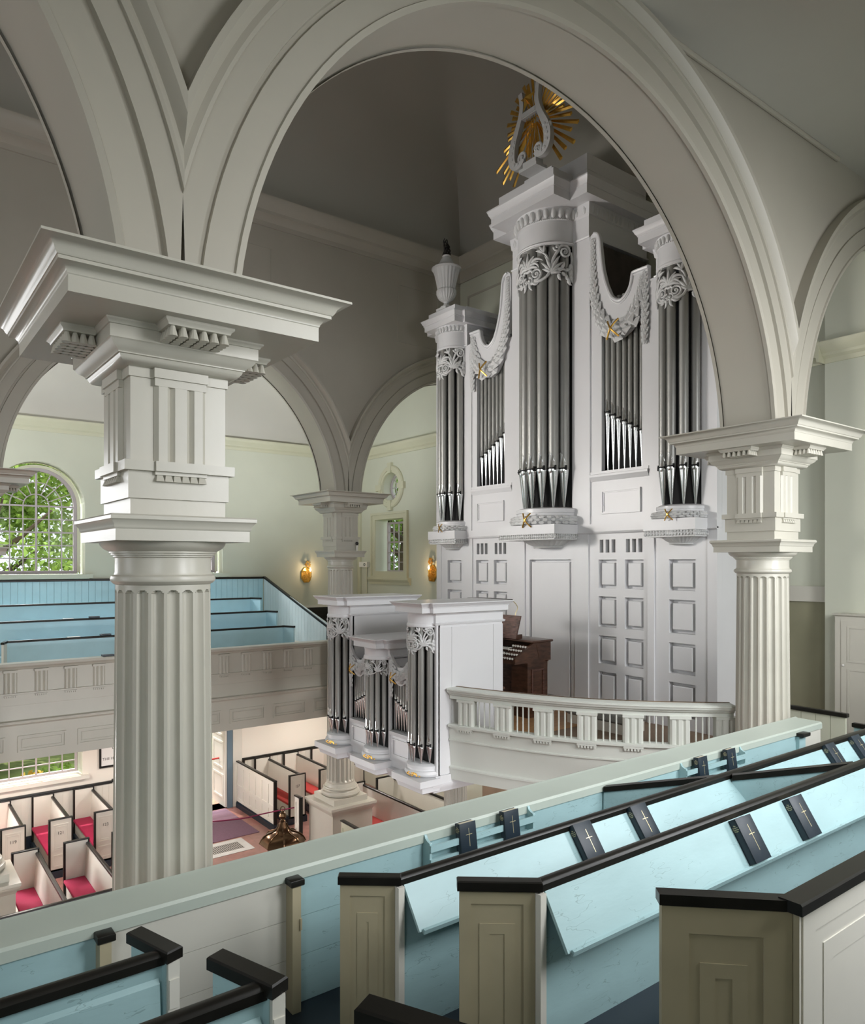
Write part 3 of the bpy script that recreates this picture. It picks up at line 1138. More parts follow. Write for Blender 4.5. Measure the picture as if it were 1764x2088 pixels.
# back row right: rail, white outer panelling, taupe end
t = thing('gallery_pew', 'back-row pew corner nearest the camera, taupe end panel and white outer side', 'pew', (4, 1.35, F3), 'near gallery pews')
mb = MB().box(2.79, 9.0, 1.30, 1.335, F3 - .3, 5.81)
hframe(mb, 2.83, 9.0, 4.6, 5.80, .10, lambda a, b, t_: (a, 1.30 - t_, b), 0, .006)
hframe(mb, 3.0, 9.0, 4.7, 5.63, .08, lambda a, b, t_: (a, 1.30 - t_, b), 0, .004)
mb.build('back', PEWW, t)
r_ = [(1.268, 5.805), (1.268, 5.842), (1.274, 5.85), (1.352, 5.85), (1.36, 5.843), (1.36, 5.805)]
MB().loft([[(2.765, a, b) for a, b in r_], [(9.0, a, b) for a, b in r_]]).build('top_rail', BLACK, t)
a = Vector((2.80, 1.33, 0))
b = Vector((2.455, 1.645, 0))
d = (b - a).normalized()
n = Vector((-d.y, d.x, 0)) * .03
if n.x > 0:
    n = -n
L = (b - a).length
f = lambda s_, z_, q: tuple(a + d * s_ + n * q + Vector((0, 0, z_)))
mb = MB()
mb.prism([(0, F3 - .3), (L, F3 - .3), (L, 5.806), (0, 5.806)], f, -.5, .5)
mb.quad(f(0, F3 - .3, .5), (2.79, 1.29, F3 - .3), (2.79, 1.29, 5.806), f(0, 5.806, .5))
hframe(mb, .0, L, F3 - .3, 5.80, .10, f, .5, .72)
hframe(mb, .155, L - .14, F3 - .3, 5.59, .055, f, .45, .62)
mb.build('end_panel', TAUPE, t)
cp = MB()
cp.prism([(-.01, -1.0), (L + .01, -1.0), (L + .01, 1.0), (-.01, 1.0)], lambda p, q, z_: f(p, z_, q), 5.805, 5.846)
cp.prism([(2.766, 1.269), (2.86, 1.269), (2.86, 1.359), (2.815, 1.359), (2.772, 1.312)], lambda p, q, z_: (p, q, z_), 5.807, 5.844)
cp.build('end_cap', BLACK, t, ang=None)
# left of the aisle
def lpew(x1, y, zr, zf, wing, label):
    t = thing('gallery_pew', label, 'pew', (x1 - 1, y, zf), 'near gallery pews')
    mb = MB()
    mb.box(-4, x1 - .03, y - .012, y + .02, zf, zr - .045)
    mb.loft([[(x, y - .014, zr - .12), (x, y - .03, zr - .14), (x, y - .085, zf), (x, y, zf)] for x in (-4, x1 - .05)])
    mb.build('back', BLUE, t)
    rail(MB(), -4, x1 - .02, y, zr - .004, .066, .055).build('top_rail', BLACK, t)
    MB().rbox(-4, x1 - .1, y + .02, y + .36, zf + .19, zf + .22, .008).build('seat', BLUE, t)
    (wx, wy) = wing
    a = Vector((x1, y - .03, 0))
    b = Vector((wx, wy, 0))
    d = (b - a).normalized()
    n = Vector((-d.y, d.x, 0)) * .028
    if n.x < 0:
        n = -n
    L = (b - a).length
    f = lambda p, q, z_: tuple(a + d * p + n * q + Vector((0, 0, z_)))
    mb = MB().prism([(0, -1), (L, -1), (L, 1), (0, 1)], f, zf - .3, zr - .042)
    e = mb.build('end_panel', BLUE, t)
    cp = MB()
    q = [(-.03, -1.5), (L + .02, -1.5), (L + .02, 1.5), (-.03, 1.5)]
    cp.loft([[f(p, k, z_) for p, k in q] for z_ in (zr - .042, zr + .002)] + [[f(p + (.006 if p < 0 else -.006), k * .86, zr + .009) for p, k in q]])
    cp.build('end_cap', BLACK, e)
    po = MB().box(x1 - .022, x1 + .03, y - .06, y - .02, zf - .3, zr - .042)
    po.box(x1 - .018, x1 + .026, y - .066, y - .05, zr - .25, zr - .12)
    po.build('end_post', PEWW, e)


lpew(1.105, 3.254, 5.36, F2, (1.025, 3.47), 'blue pew left of the aisle, farther of the two black rails lower left')
lpew(1.205, 2.43, 5.57, F3, (1.105, 2.68), 'blue pew left of the aisle, nearer of the two black rails lower left')
lpew(1.335, 1.36, 5.85, F4, (1.145, 1.70), 'pew end with worn dark cap poking up at the bottom edge of the picture')
# splayed partitions between the pews
def partition(p, q, z0, zr, zr2, label):
    t = thing('pew_partition', label, 'partition', ((p[0] + q[0]) / 2, (p[1] + q[1]) / 2, z0), 'splayed pew partitions')
    a = Vector((p[0], p[1], 0))
    d = Vector((q[0] - p[0], q[1] - p[1], 0))
    L = d.length
    d.normalize()
    n = Vector((-d.y, d.x, 0))
    fn = lambda s_, z_, k: tuple(a + d * s_ + n * k + Vector((0, 0, z_)))
    MB().prism([(0, z0), (L, z0), (L, zr2 - .04), (0, zr - .04)], fn, -.014, .014).build('panel', BLUE, t)
    MB().prism([(0, zr - .045), (L, zr2 - .045), (L, zr2), (0, zr)], fn, -.03, .03).build('top_rail', BLACK, t)


partition((5.265, 4.085), (5.745, 3.30), F1, 5.13, 5.33, 'splayed blue partition with black rail from the parapet to the front pew')
partition((5.79, 3.21), (6.21, 2.47), F2, 5.35, 5.55, 'splayed blue partition with black rail between front and middle pews')
MB().rbox(2.62, 2.98, 2.86, 3.08, F2, F2 + .13, .015)
kn = tag(MB().rbox(2.42, 2.66, 2.73, 2.92, F2, 4.66, .03).build('kneeling_bench', BLUEBLK), 'blue-black kneeling bench end on the floor before the middle pew', 'kneeler')

board_book(3.79, 3.224, 5.312, 3.08, 5.105, 'prayer book lying left on the front-row bookboard', G_BK)
board_book(4.405, 3.224, 5.312, 3.08, 5.105, 'prayer book lying second from the aisle on the front-row bookboard', G_BK)
board_book(7.42, 3.224, 5.312, 3.08, 5.105, 'prayer book on the front-row bookboard beyond the partition', G_BK)
board_book(7.98, 3.224, 5.312, 3.08, 5.105, 'prayer book at the right picture edge on the front-row bookboard', G_BK)
board_book(4.265, 2.395, 5.522, 2.25, 5.28, 'largest prayer book, lying on the cracked middle-row bookboard', G_BK)
board_book(4.925, 2.395, 5.522, 2.25, 5.28, 'prayer book on the middle-row bookboard, farther from the aisle', G_BK)

# beyond the parapet end: low cream partition and cupboard
t = thing('low_partition', 'cream boarded partition with black rail behind the right column', 'partition', (10.6, 4.7, F1))
mb = MB()
for k in range(4):
    mb.box(10.58, 10.62, 4.30 + .19 * k + .003, 4.49 + .19 * k - .003, F1, 5.04)
mb.build('panel', mat('pale_cream_boards', (0.62, 0.63, 0.50), 0.5, var=0.03), t)
MB().rbox(10.56, 10.64, 4.28, 5.08, 5.03, 5.085, .008).build('top_rail', BLACK, t)
t = thing('gallery_pew', 'blue pew back with black rail in front of the cupboard, right edge', 'pew', (11, 3.9, F1), 'near gallery pews')
MB().box(10.98, 11.02, 3.0, 4.36, F1, 4.85).build('back', BLUE, t)
MB().rbox(10.96, 11.04, 2.98, 4.38, 4.84, 4.90, .008).build('top_rail', BLACK, t)
t = thing('cupboard', 'tall cream panelled cupboard against the pier at the right edge', 'cupboard', (12.58, 4.4, F1))
mb = MB().box(12.46, 12.68, 3.3, 5.22, F1, 6.26)
mb.rect(12.46, 12.68, 3.3, 5.22, [(.0, 6.25), (.03, 6.27), (.035, 6.295), (0, 6.30)])
mb.build('body', PAINT, t)
for k, (ya, yb) in enumerate(((4.22, 5.125), (3.36, 4.20))):
    df = lambda a_, b_, q: (12.46 - q, a_, b_)
    d_ = MB()
    d_.prism([(ya, F1 + .08), (yb, F1 + .08), (yb, 6.185), (ya, 6.185)], df, .002, .014)
    for za, zb in ((F1 + .16, 5.44), (5.54, 6.10)):
        hframe(d_, ya + .09, yb - .09, za, zb, .03, df, .014, .022)
    dd = d_.build('door', PAINT, t)
    if k == 0:
        MB().ball((12.435, 5.09, 5.485), .018, .018, .018, 10, 6).build('knob', IVORY, dd)
sp = thing('spotlight', 'small white spotlight on the wall inside the right half arch', 'spotlight', (12.6, 5.0, 12.0))
MB().box(12.64, 12.72, 4.92, 5.04, 12.02, 12.10).build('bracket', IVORY, sp)
MB().tube([(12.62, 4.98, 12.04), (12.46, 5.0, 11.92)], [.05, .075], 12).build('lamp_head', IVORY, sp)
# ------------------------------------------------------------------ far gallery
XG = 9.62
mb = MB()
mb.box(XE, XG, 15.70, 16.67, 3.27, 4.29)
mb.box(XE, XG, 16.67, 17.49, 3.30, 4.62)
mb.box(XE, XG, 17.49, 18.6, 3.30, 4.95)
mb.box(XE, XG, 18.6, YFW, 3.30, 5.25)
mb.box(XG, XW, 15.70, YFW, 3.27, 4.3)
struct(mb.build('floor_far_gallery', LOWW))
pp = thing('gallery_parapet', 'far gallery parapet with triglyphs and raised panels below the blue pews', 'parapet', (5, 15.6, 3.25))
PY = 15.60
mb = MB()
prof = [(0, 3.26), (.0, 3.94), (.02, 3.945), (.035, 3.97), (.06, 3.985), (.085, 3.99), (.085, 4.01), (.10, 4.02), (.10, 4.035), (.0, 4.05), (-.01, 4.33), (.005, 4.335), (.005, 4.54), (.03, 4.545), (.03, 4.575), (-.01, 4.58), (-.01, 5.02), (.015, 5.025), (.03, 5.04), (.04, 5.06), (.06, 5.07), (.075, 5.09), (.11, 5.10), (.115, 5.145), (.10, 5.155), (-.16, 5.155), (-.16, 3.26)]
mb.strip(prof, (XE + .05, PY), (12.0, PY), (0, -1))
mb.build('front', PAINT, pp)
for k in range(-3, 19):
    x = 2.10 + .5436 * k
    if x + .24 > 9.3:
        break
    tr = MB()
    w, dp, b = .115, .042, .024
    gl = [(-w, 0), (-w, dp - b), (-w + b, dp)]
    for gc in (-.042, .042):
        gl += [(gc - b, dp), (gc, dp - b), (gc + b, dp)]
    gl += [(w - b, dp), (w, dp - b), (w, 0)]
    c0 = x + .12
    tr.prism(gl, lambda p, q, z_: (c0 + p, PY + .008 - q, z_), 4.58, 4.975)
    tr.box(c0 - .13, c0 + .13, PY - .045, PY + .01, 4.975, 5.02)
    tr.box(c0 - .115, c0 + .115, PY - .028, PY, 4.52, 4.54)
    for g in range(6):
        xx = c0 - .095 + .038 * g
        tr.box(xx - .013, xx + .013, PY - .03, PY, 4.495, 4.52)
    tr.build('triglyph', PAINT, pp)
for k in range(-2, 7):
    x = 2.343 + 1.0915 * k
    if x + .875 > 9.9:
        break
    pn = MB()
    fy_ = lambda p, q, t_: (p, PY - t_, q)
    hframe(pn, x, x + .875, 3.42, 3.74, .035, fy_, -.005, .026)
    hframe(pn, x + .075, x + .80, 3.49, 3.67, .014, fy_, -.005, .020)
    pn.build('panel', PAINT, pp)

# boarded dado on the wall above the back pews
mb = MB()
x = 0.0
while x < 9.55:
    mb.box(x + .003, min(x + .165, 9.56) - .003, YFW - .03, YFW - .001, 5.25, 6.62)
    x += .165
db = struct(mb.build('wall_far_dado', FARBLUE), 'blue vertical boarding behind the far gallery pews')
MB().rbox(-6, 9.62, YFW - .07, YFW - .001, 6.62, 6.68, .01).build('dado_rail', BLACK, db)


def fpew(x0, x1, y, zr, zf, label, left=True):
    t = thing('gallery_pew', label, 'pew', ((x0 + x1) / 2, y, zf), group='far gallery pews')
    mb = MB()
    mb.box(x0, x1 - .02, y - .012, y + .012, zf - .3, zr - .04)
    mb.build('back', FARBLUE, t)
    rail(MB(), x0, x1, y, zr, .06, .045).build('top_rail', BLACK, t)
    MB().rbox(x0, x1 - .05, y - .40, y - .03, zf + .12, zf + .15, .008).build('seat', FARBLUE, t)
    for (xx, dx) in ((x1, .13),) + (((x0, -.11),) if left else ()):
        a = Vector((xx, y, 0))
        d = Vector((dx, -.33, 0))
        L = d.length
        d.normalize()
        n = Vector((-d.y, d.x, 0))
        f = lambda p, q, z_: tuple(a + d * p + n * q + Vector((0, 0, z_)))
        e = MB().prism([(0, -.02), (L, -.02), (L, .02), (0, .02)], f, zf - .3, zr - .04).build('end_panel', PEWW if dx < 0 else FARBLUE, t)
        MB().prism([(-.02, -.035), (L + .01, -.035), (L + .01, .035), (-.02, .035)], f, zr - .042, zr + .003).build('end_cap', BLACK, e)


fpew(2.29, 8.63, 16.67, 5.49, 4.62, 'long blue far-gallery pew nearest the parapet')
fpew(2.20, 8.56, 17.49, 5.83, 4.95, 'long blue far-gallery pew, middle of the three rows', left=False)
fpew(-3, 8.63, 18.6, 6.13, 5.25, 'long blue far-gallery pew nearest the windows', left=False)
# sloping stair partition
t = thing('stair_partition', 'white boarded partition with sloping black rail at the far gallery stair', 'partition', (9.6, 17.9, 4.3))
mb = MB()
y = 15.75
sl = lambda yy: 5.44 + (6.64 - 5.44) * (yy - 16.1) / (19.75 - 16.1) if yy > 16.1 else 5.44
while y < 19.74:
    e = min(y + .17, 19.76)
    mb.prism([(y + .004, 4.3), (e - .004, 4.3), (e - .004, sl(e)), (y + .004, sl(y))], lambda p, q, k: (9.59 + k, p, q), -.014, .014)
    y = e
mb.prism([(15.75, 4.3), (19.76, 4.3), (19.76, sl(19.76)), (15.75, sl(15.75))], lambda p, q, k: (9.595 + k, p, q), -.01, .014)
mb.build('panel', mat('pale_blue_white', (0.60, 0.68, 0.69), 0.5), t)
mb = MB()
mb.loft([[(9.555, 19.77, 6.64), (9.635, 19.77, 6.64), (9.635, 19.77, 6.69), (9.555, 19.77, 6.69)], [(9.555, 16.08, 5.43), (9.635, 16.08, 5.43), (9.635, 16.08, 5.485), (9.555, 16.08, 5.485)]])
mb.box(9.555, 9.635, 15.98, 16.08, 5.0, 5.485)
mb.build('rail', BLACK, t)
MB().box(9.545, 9.645, 15.95, 16.1, 4.94, 5.0).build('rail_foot', BLACK, t)
bk = MB().box(9.75, XW - .01, YFW - .03, YFW - .002, 4.3, 5.70)
bk = struct(bk.build('wall_far_stair_dado', BLACK))
MB().box(9.75, XW - .01, YFW - .05, YFW - .002, 5.70, 5.77).build('dado_cap', PEWW, bk)
struct(MB().box(XW - .06, XW - .002, YFW - .16, YFW - .002, 4.3, 10.4).build('trim_12', YEL))

# things left on the far pews
for (x, y, z, w_, d_, m_, lb) in ((3.54, 17.49, 5.831, .22, .10, PAPER, 'white paper sheet lying on the middle far-gallery pew rail'),
                                  (4.10, 17.49, 5.831, .22, .12, LEATH, 'small dark hymnal lying on the middle far-gallery pew rail'),
                                  (3.46, 16.67, 5.491, .26, .10, PAPER, 'white paper sheet lying on the front far-gallery pew rail'),
                                  (4.14, 16.67, 5.491, .22, .12, LEATH, 'small dark hymnal lying on the front far-gallery pew rail'),
                                  (3.92, 15.66, 5.156, .24, .13, LEATH, 'small dark hymnal lying on the far gallery parapet rail')):
    th = .012 if m_ is PAPER else .035
    mb = MB().rbox(x, x + w_, y - d_ / 2, y + d_ / 2, z, z + th, .003)
    o = tag(mb.build('paper' if m_ is PAPER else 'hymnal', m_), lb, 'paper' if m_ is PAPER else 'book', 'things left on the far gallery rails')
# ------------------------------------------------------------------ nave pews on the church floor
def endpanel(mb, x0, x1, y, zt=1.30):
    mb.box(x0, x1, y - .02, y + .02, .16, zt)
    return mb


def blackframe(mb, x0, x1, y, zt=1.30, w=.03):
    mb.rbox(x0 - .012, x1 + .012, y - .032, y + .032, zt, zt + .032, .006)
    mb.box(x0 - .012, x0 + w, y - .03, y + .03, .12, zt)
    mb.box(x1 - w * .6, x1 + .012, y - .03, y + .03, .12, zt)
    return mb


G_NP = 'numbered pews on the church floor'


def npew(x0, ya, yb, number, label, cush, cl, cm=RED, w=.485, wall_end=True, panel=True):
    """box pew; sitter faces -x; aisle end at y=ya (panelled, numbered), other end at y=yb"""
    t = thing('church_pew', label, 'pew', (x0 + w / 2, (ya + yb) / 2, 0), G_NP)
    s = 1 if yb > ya else -1
    lo, hi = min(ya, yb), max(ya, yb)
    MB().box(x0 - .05, x0 + w + .05, lo - (.04 if s > 0 else 0), hi + (.04 if s < 0 else 0), 0, .16).box(x0 - .03, x0 + w + .03, lo - .02, hi + .02, .16, .20).build('plinth', NAVY, t)
    mb = MB()
    xr = x0 + w - .07
    mb.loft([[(xr + .035, y, 1.20), (xr + .06, y, 1.20), (xr + .06, y, .2), (xr - .02, y, .2), (xr - .02, y, .55)] for y in (lo, hi)])
    mb.build('back', PEWW, t)
    MB().loft([[(xr + .012, y, 1.20), (xr + .085, y, 1.20), (xr + .085, y, 1.235), (xr + .07, y, 1.25), (xr + .03, y, 1.25), (xr + .012, y, 1.238)] for y in (lo + .02, hi - .02)]).build('top_rail', BLACK, t)
    mb = MB().box(x0 + .02, xr - .0, lo + .02, hi - .02, .46, .50)
    mb.box(x0 + .035, x0 + .055, lo + .02, hi - .02, .2, .46)
    mb.build('seat', PEWW, t)
    for y in (ya, yb):
        if y == yb and not wall_end:
            continue
        mb = endpanel(MB(), x0, x0 + w, y)
        if y == ya and panel:
            fy2 = lambda p, q, k: (p, ya - s * (.02 + k), q)
            hframe(mb, x0 + .09, x0 + w - .08, .62, 1.2, .02, fy2, 0, .006)
            hframe(mb, x0 + .09, x0 + w - .08, .26, .52, .02, fy2, 0, .006)
            hframe(mb, x0 + .13, x0 + w - .12, .67, 1.15, .01, fy2, 0, .005)
        e = mb.build('end_panel', PEWW, t)
        blackframe(MB(), x0, x0 + w, y).build('black_edging', BLACK, e)
        if y == ya and number:
            text_mesh('pew_number', number, .095, Matrix.Translation((x0 + w / 2, ya - .0235, 1.0)) @ Matrix.Rotation(PI / 2, 4, 'X'), IRON, e, depth=.0008)
    if cush:
        cu = MB()
        cu.rbox(x0 - .015, xr - .015, lo + .05, hi - .05, .50, .575, .02)
        tag(cu.build('seat_cushion', cm), cl, 'cushion', 'crimson pew cushions')
    return t


npew(2.315, 17.64, 19.70, '119', 'white church pew numbered 119, left of pew 121 under the window', True, 'crimson cushion in pew 119 beside the far left column')
npew(3.28, 17.64, 19.70, '121', 'white church pew numbered 121 under the low window', True, 'crimson cushion in pew 121 below the low window')
npew(4.24, 17.60, 19.70, '123', 'white church pew numbered 123 left of the big column', True, 'crimson cushion in pew 123, with a sun patch')
npew(9.255, 17.54, 19.70, '127', 'white church pew numbered 127 beyond the doorway mat', True, 'rust-red cushion in pew 127 beyond the doorway', REDB)
npew(10.205, 17.56, 19.70, None, 'white church pew behind pew 127, half hidden by the far column', True, 'rust-red cushion in the pew behind pew 127', REDB)
npew(11.16, 17.50, 19.70, None, 'white church pew in the far corner behind the fluted column', True, 'dark red cushion in the far corner pew behind the column', REDB)
npew(2.31, 16.08, 13.32, None, 'white church pew in the near block by the left pedestal', True, 'crimson cushion lowest at the left, beside the pedestal', wall_end=False, panel=False)
npew(3.27, 16.06, 13.32, None, 'white church pew in the near block touching the big column', True, 'crimson cushion in the near block left of the big column', wall_end=False, panel=False)
npew(4.23, 16.06, 13.32, None, 'white church pew in the near block hidden behind the big column', False, '', wall_end=False, panel=False)
npew(10.05, 15.97, 11.2, None, 'white church pew behind the far column pedestal under the organ', True, 'dark red cushion beneath the hanging organ case', REDB, w=.60, wall_end=False, panel=False)
npew(11.05, 15.97, 11.2, None, 'white church pew under the organ loft, farthest row', False, '', w=.60, wall_end=False, panel=False)
npew(10.05, 10.9, 7.6, None, 'white church pew under the loft nearer the slim column', False, '', w=.60, wall_end=False, panel=False)
npew(11.05, 10.9, 7.6, None, 'white church pew with black rail right of the slim loft column', False, '', w=.60, wall_end=False, panel=False)

# cross partition closing the near block
t = thing('pew_screen', 'low white screen with glossy black rail closing the near pew block', 'partition', (2, 13.25, 0))
MB().box(-3, 4.9, 13.23, 13.27, .16, 1.30).build('panel', PEWW, t)
MB().rbox(-3, 4.9, 13.20, 13.30, 1.30, 1.34, .012).build('top_rail', BLACK, t)
MB().box(-3, 4.9, 13.18, 13.32, 0, .16).build('plinth', NAVY, t)


def screen(x, y0, y1, label, m=PEWW, cols=6):
    t = thing('pew_screen', label, 'partition', (x, (y0 + y1) / 2, 0), 'panelled pew screens by the doorway')
    mb = MB().box(x - .02, x + .02, y0, y1, .16, 1.30)
    fx2 = lambda p, q, k: (x - .02 - k, p, q)
    w = (y1 - y0) / cols
    # rails and stiles stand proud, leaving sunk panels
    for k in range(cols + 1):
        c = y0 + w * k
        mb.prism([(max(y0, c - .05), .16), (min(y1, c + .05), .16), (min(y1, c + .05), 1.30), (max(y0, c - .05), 1.30)], fx2, 0, .016)
    for za, zb in ((.16, .28), (.54, .66), (1.18, 1.30)):
        mb.prism([(y0, za), (y1, za), (y1, zb), (y0, zb)], fx2, 0, .0155)
    mb.build('panel', m, t)
    mb = MB().rbox(x - .05, x + .045, y0 - .02, y1 + .02, 1.30, 1.34, .01)
    mb.box(x - .045, x + .04, y0 - .02, y0 + .03, .16, 1.30)
    mb.build('black_edging', BLACK, t)
    MB().box(x - .06, x + .06, y0 - .04, y1, 0, .14).box(x - .04, x + .04, y0 - .03, y1, .14, .18).build('plinth', NAVY, t)


screen(8.72, 17.30, 19.70, 'white panelled screen with black edge facing the doorway mat')
screen(8.62, 15.72, 15.98, 'narrow white panelled screen against the far column pedestal', cols=1)
screen(8.62, 14.54 - 2.6, 13.8, 'cream screen with black rail in front of the far column pedestal', YEL, 4)

# velvet rope between the screens
pts = [(6.6, 16.5, .93), (7.4, 16.45, .86), (8.0, 16.40, .88), (8.58, 15.99, 1.02)]
tag(MB().tube(smooth_pts(pts, 8), .016, 8).build('velvet_rope', ROPE), 'thin crimson rope stretched across the aisle above the mat', 'rope')
# mat and floor grille
tag(MB().rbox(6.3, 8.36, 17.5, 19.74, .001, .014, .004).build('door_mat', RUG), 'plum door mat on the red floor inside the doorway', 'mat')
t = thing('floor_grille', 'iron heating grille in a pale stone frame set in the red floor', 'grille', (7.2, 16.98, 0))
mb = MB()
hframe(mb, 6.6, 7.80, 16.58, 17.42, .19, lambda a_, b_, k: (a_, b_, k), .001, .008)
mb.build('stone_frame', STONE, t)
MB().box(6.79, 7.61, 16.77, 17.23, .001, .003).build('shaft', DARK, t)
mb = MB()
for k in range(17):
    x = 6.80 + .05 * k
    mb.box(x - .013, x + .013, 16.77, 17.23, .003, .012)
for k in range(4):
    y = 16.80 + .135 * k
    mb.box(6.79, 7.61, y - .007, y + .007, .003, .011)
mb.build('bars', mat('grille_grey', (0.42, 0.41, 0.38), 0.4, 0.3), t)

# font with its brass-bound cover
fx0, fy0 = 7.23, 14.0
t = thing('font', 'octagonal font with dark brass ogee cover and ring finial above the rail', 'font', (fx0, fy0, 0))


def octa(mb, prof, n=8, sub=1):
    return mb.loft([[(fx0 + r * math.cos(2 * PI * (i + .5) / n), fy0 + r * math.sin(2 * PI * (i + .5) / n), z) for i in range(n)] for r, z in prof])


octa(MB(), [(.36, 0), (.36, .1), (.22, .2), (.16, .5), (.2, .72), (.30, .8), (.33, .98), (.34, 1.0)]).build('basin', WALN, t)
cv = octa(MB(), [(.34, 1.0), (.37, 1.02), (.37, 1.05), (.49, 1.08), (.495, 1.095), (.455, 1.17), (.40, 1.235), (.33, 1.275), (.25, 1.30), (.18, 1.335), (.13, 1.385), (.10, 1.44), (.075, 1.50), (.06, 1.53), (.02, 1.54)]).build('cover', BRASS, t)
mb = MB()
for i in range(8):
    a = 2 * PI * (i + .5) / 8
    mb.tube([(fx0 + r * math.cos(a), fy0 + r * math.sin(a), z) for r, z in ((.498, 1.09), (.458, 1.172), (.403, 1.238), (.333, 1.279), (.253, 1.304), (.183, 1.339), (.133, 1.389), (.103, 1.444), (.078, 1.50))], .012, 6)
mb.build('ribs', BRASS, cv)
mb = MB().lathe(fx0, fy0, [(.05, 1.52), (.065, 1.55), (.04, 1.575), (.035, 1.59), (.07, 1.62), (.082, 1.66), (.065, 1.71), (.025, 1.73), (.03, 1.75), (.01, 1.76)], 16)
mb.tube([(fx0 + .045 * math.cos(a) * .8, fy0 - .045 * math.cos(a) * .6, 1.805 + .05 * math.sin(a)) for a in [2 * PI * i / 18 for i in range(18)]], .010, 6, closed=True)
mb.build('finial', BRASS, t)

# framed memorial plaque on the far wall under the gallery
t = thing('memorial_plaque', 'black-framed white memorial plaque left of the big column, under the far gallery', 'plaque', (5.5, YFW, 1.8))
MB().box(4.93, 6.05, YFW - .045, YFW - .013, 1.78, 2.75).build('tablet', PAPER, t)
fm = MB()
hframe(fm, 4.88, 6.10, 1.73, 2.80, .05, lambda a_, b_, k: (a_, YFW - k, b_), .013, .06)
fm.build('frame', BLACK, t)
text_mesh('inscription', 'FOR TWENTY\nA FAITHFUL\nOF THIS\n1837\nTHE HONOR OF A', .10, Matrix.Translation((5.38, YFW - .0465, 2.22)) @ Matrix.Rotation(PI / 2, 4, 'X'), IRON, t, depth=.001, track=1.35)

# wall sconces
def sconce(p, nrm, label):
    t = thing('wall_sconce', label, 'lamp', p, 'gilt wall sconces')
    M = Matrix.Translation(p) @ (Matrix.Rotation(0, 4, 'Z') if nrm == 'y' else Matrix.Rotation(-PI / 2, 4, 'Z'))
    # local: -y points out of the wall
    mb = MB()
    for k, (rr, y) in enumerate(((.215, 0), (.20, -.03))):
        pass
    o8 = lambda s, y: [(s * .20 * math.cos(2 * PI * (i + .5) / 8), y, s * .26 * math.sin(2 * PI * (i + .5) / 8)) for i in range(8)]
    mb.loft([o8(1, -.005), o8(1, -.02), o8(.9, -.04)])
    mb.xf(M).build('backplate', GOLD, t)
    mb = MB()
    random.seed(3)
    for i in range(90):
        a = random.random() * 2 * PI
        r_ = math.sqrt(random.random())
        mb.ball((r_ * .16 * math.cos(a), -.05, r_ * .21 * math.sin(a)), .010 + .012 * random.random(), .022, .010 + .014 * random.random(), 5, 3)
    mb.xf(M).build('embossing', GOLD, t, ang=None)
    mb = MB()
    for i in range(60):
        a = random.random() * 2 * PI
        r_ = math.sqrt(random.random())
        mb.ball((.02 + r_ * .11 * math.cos(a), -.10, .34 + r_ * .10 * math.sin(a)), .010 + .010 * random.random(), .02, .012 + .012 * random.random(), 5, 3)
    mb.xf(M).build('leaf_crown', GOLD, t, ang=None)
    mb = MB().tube(smooth_pts([(0, -.04, -.18), (.02, -.14, -.22), (.05, -.19, -.14), (.05, -.19, -.06)], 6), .012, 8)
    mb.lathe(.05, -.19, [(.02, -.08), (.045, -.065), (.045, -.055), (.018, -.05), (.016, .10), (.012, .105)], 12)
    mb.xf(M).build('candle_arm', GOLD, t)
    MB().lathe(.05, -.19, [(.006, .10), (.020, .125), (.026, .15), (.018, .185), (.004, .215)], 10).xf(M).build('bulb', BULB, t)
    lp = M @ Vector((.05, -.24, .16))
    l = light('sconce_glow', 'POINT', lp, 7, (1.0, .70, .42), size=.03)


sconce((11.03, YFW - .003, 6.72), 'y', 'gilt wall sconce glowing on the far wall left of the far column')
sconce((XW - .003, 15.98, 6.80), 'x', 'gilt wall sconce glowing at the edge of the white organ case')
t = thing('wall_control_box', 'small white control box with conduit on the west wall beside the window', 'box', (XW, 19.4, 6.9))
MB().rbox(12.88, XW - .001, 19.17, 19.62, 6.95, 7.12, .01).build('housing', IVORY, t)
mb = MB()
mb.tube([(12.876, 19.30 + .04 * math.cos(a), 7.035 + .04 * math.sin(a)) for a in [2 * PI * i / 16 for i in range(16)]], .009, 6, closed=True)
mb.build('dial', IRON, t)
MB().tube([(12.97, 19.3, 6.95), (12.97, 19.3, 4.5)], .018, 8).build('conduit', YEL, t)

# small white sensor on the abacus of the far column
t = thing('sensor', 'small white sensor post on the abacus of the far column', 'sensor', (9.62, 14.72, 7.39))
MB().lathe(9.62, 14.74, [(.022, 7.389), (.022, 7.50), (.012, 7.505), (.012, 7.53)], 10).build('post', IVORY, t)
MB().ball((9.62, 14.74, 7.56), .045, .03, .045, 10, 6).build('head', IRON, t)
t = thing('conduit', 'thin painted pipe standing behind the right column capital', 'pipe', (9.86, 5.35, 7.4))
MB().tube([(9.86, 5.30, 7.40), (9.86, 5.30, 8.45)], .022, 8).build('pipe', PAINT, t)
MB().tube([(9.86, 5.30, 8.02), (9.86, 5.30, 8.06)], .032, 8).build('coupling', PAINT, t)
# ------------------------------------------------------------------ organ loft
LF = 4.30
crv = [(9.40, 5.20), (8.93, 5.58), (8.47, 6.03), (8.07, 6.52), (7.73, 7.10), (7.43, 7.78), (7.20, 8.43)]
mir = [(x, 2 * YC - y) for x, y in crv]
full = smooth_pts([(x, y, 0) for x, y in crv], 6)
fullm = [Vector((p.x, 2 * YC - p.y, 0)) for p in full][::-1]


def offs(pts, o):
    out = []
    for i, p in enumerate(pts):
        t = (pts[min(i + 1, len(pts) - 1)] - pts[max(i - 1, 0)]).normalized()
        n = Vector((-t.y, t.x, 0))
        if n.x > 0:
            n = -n
        out.append(p + n * o)
    return out


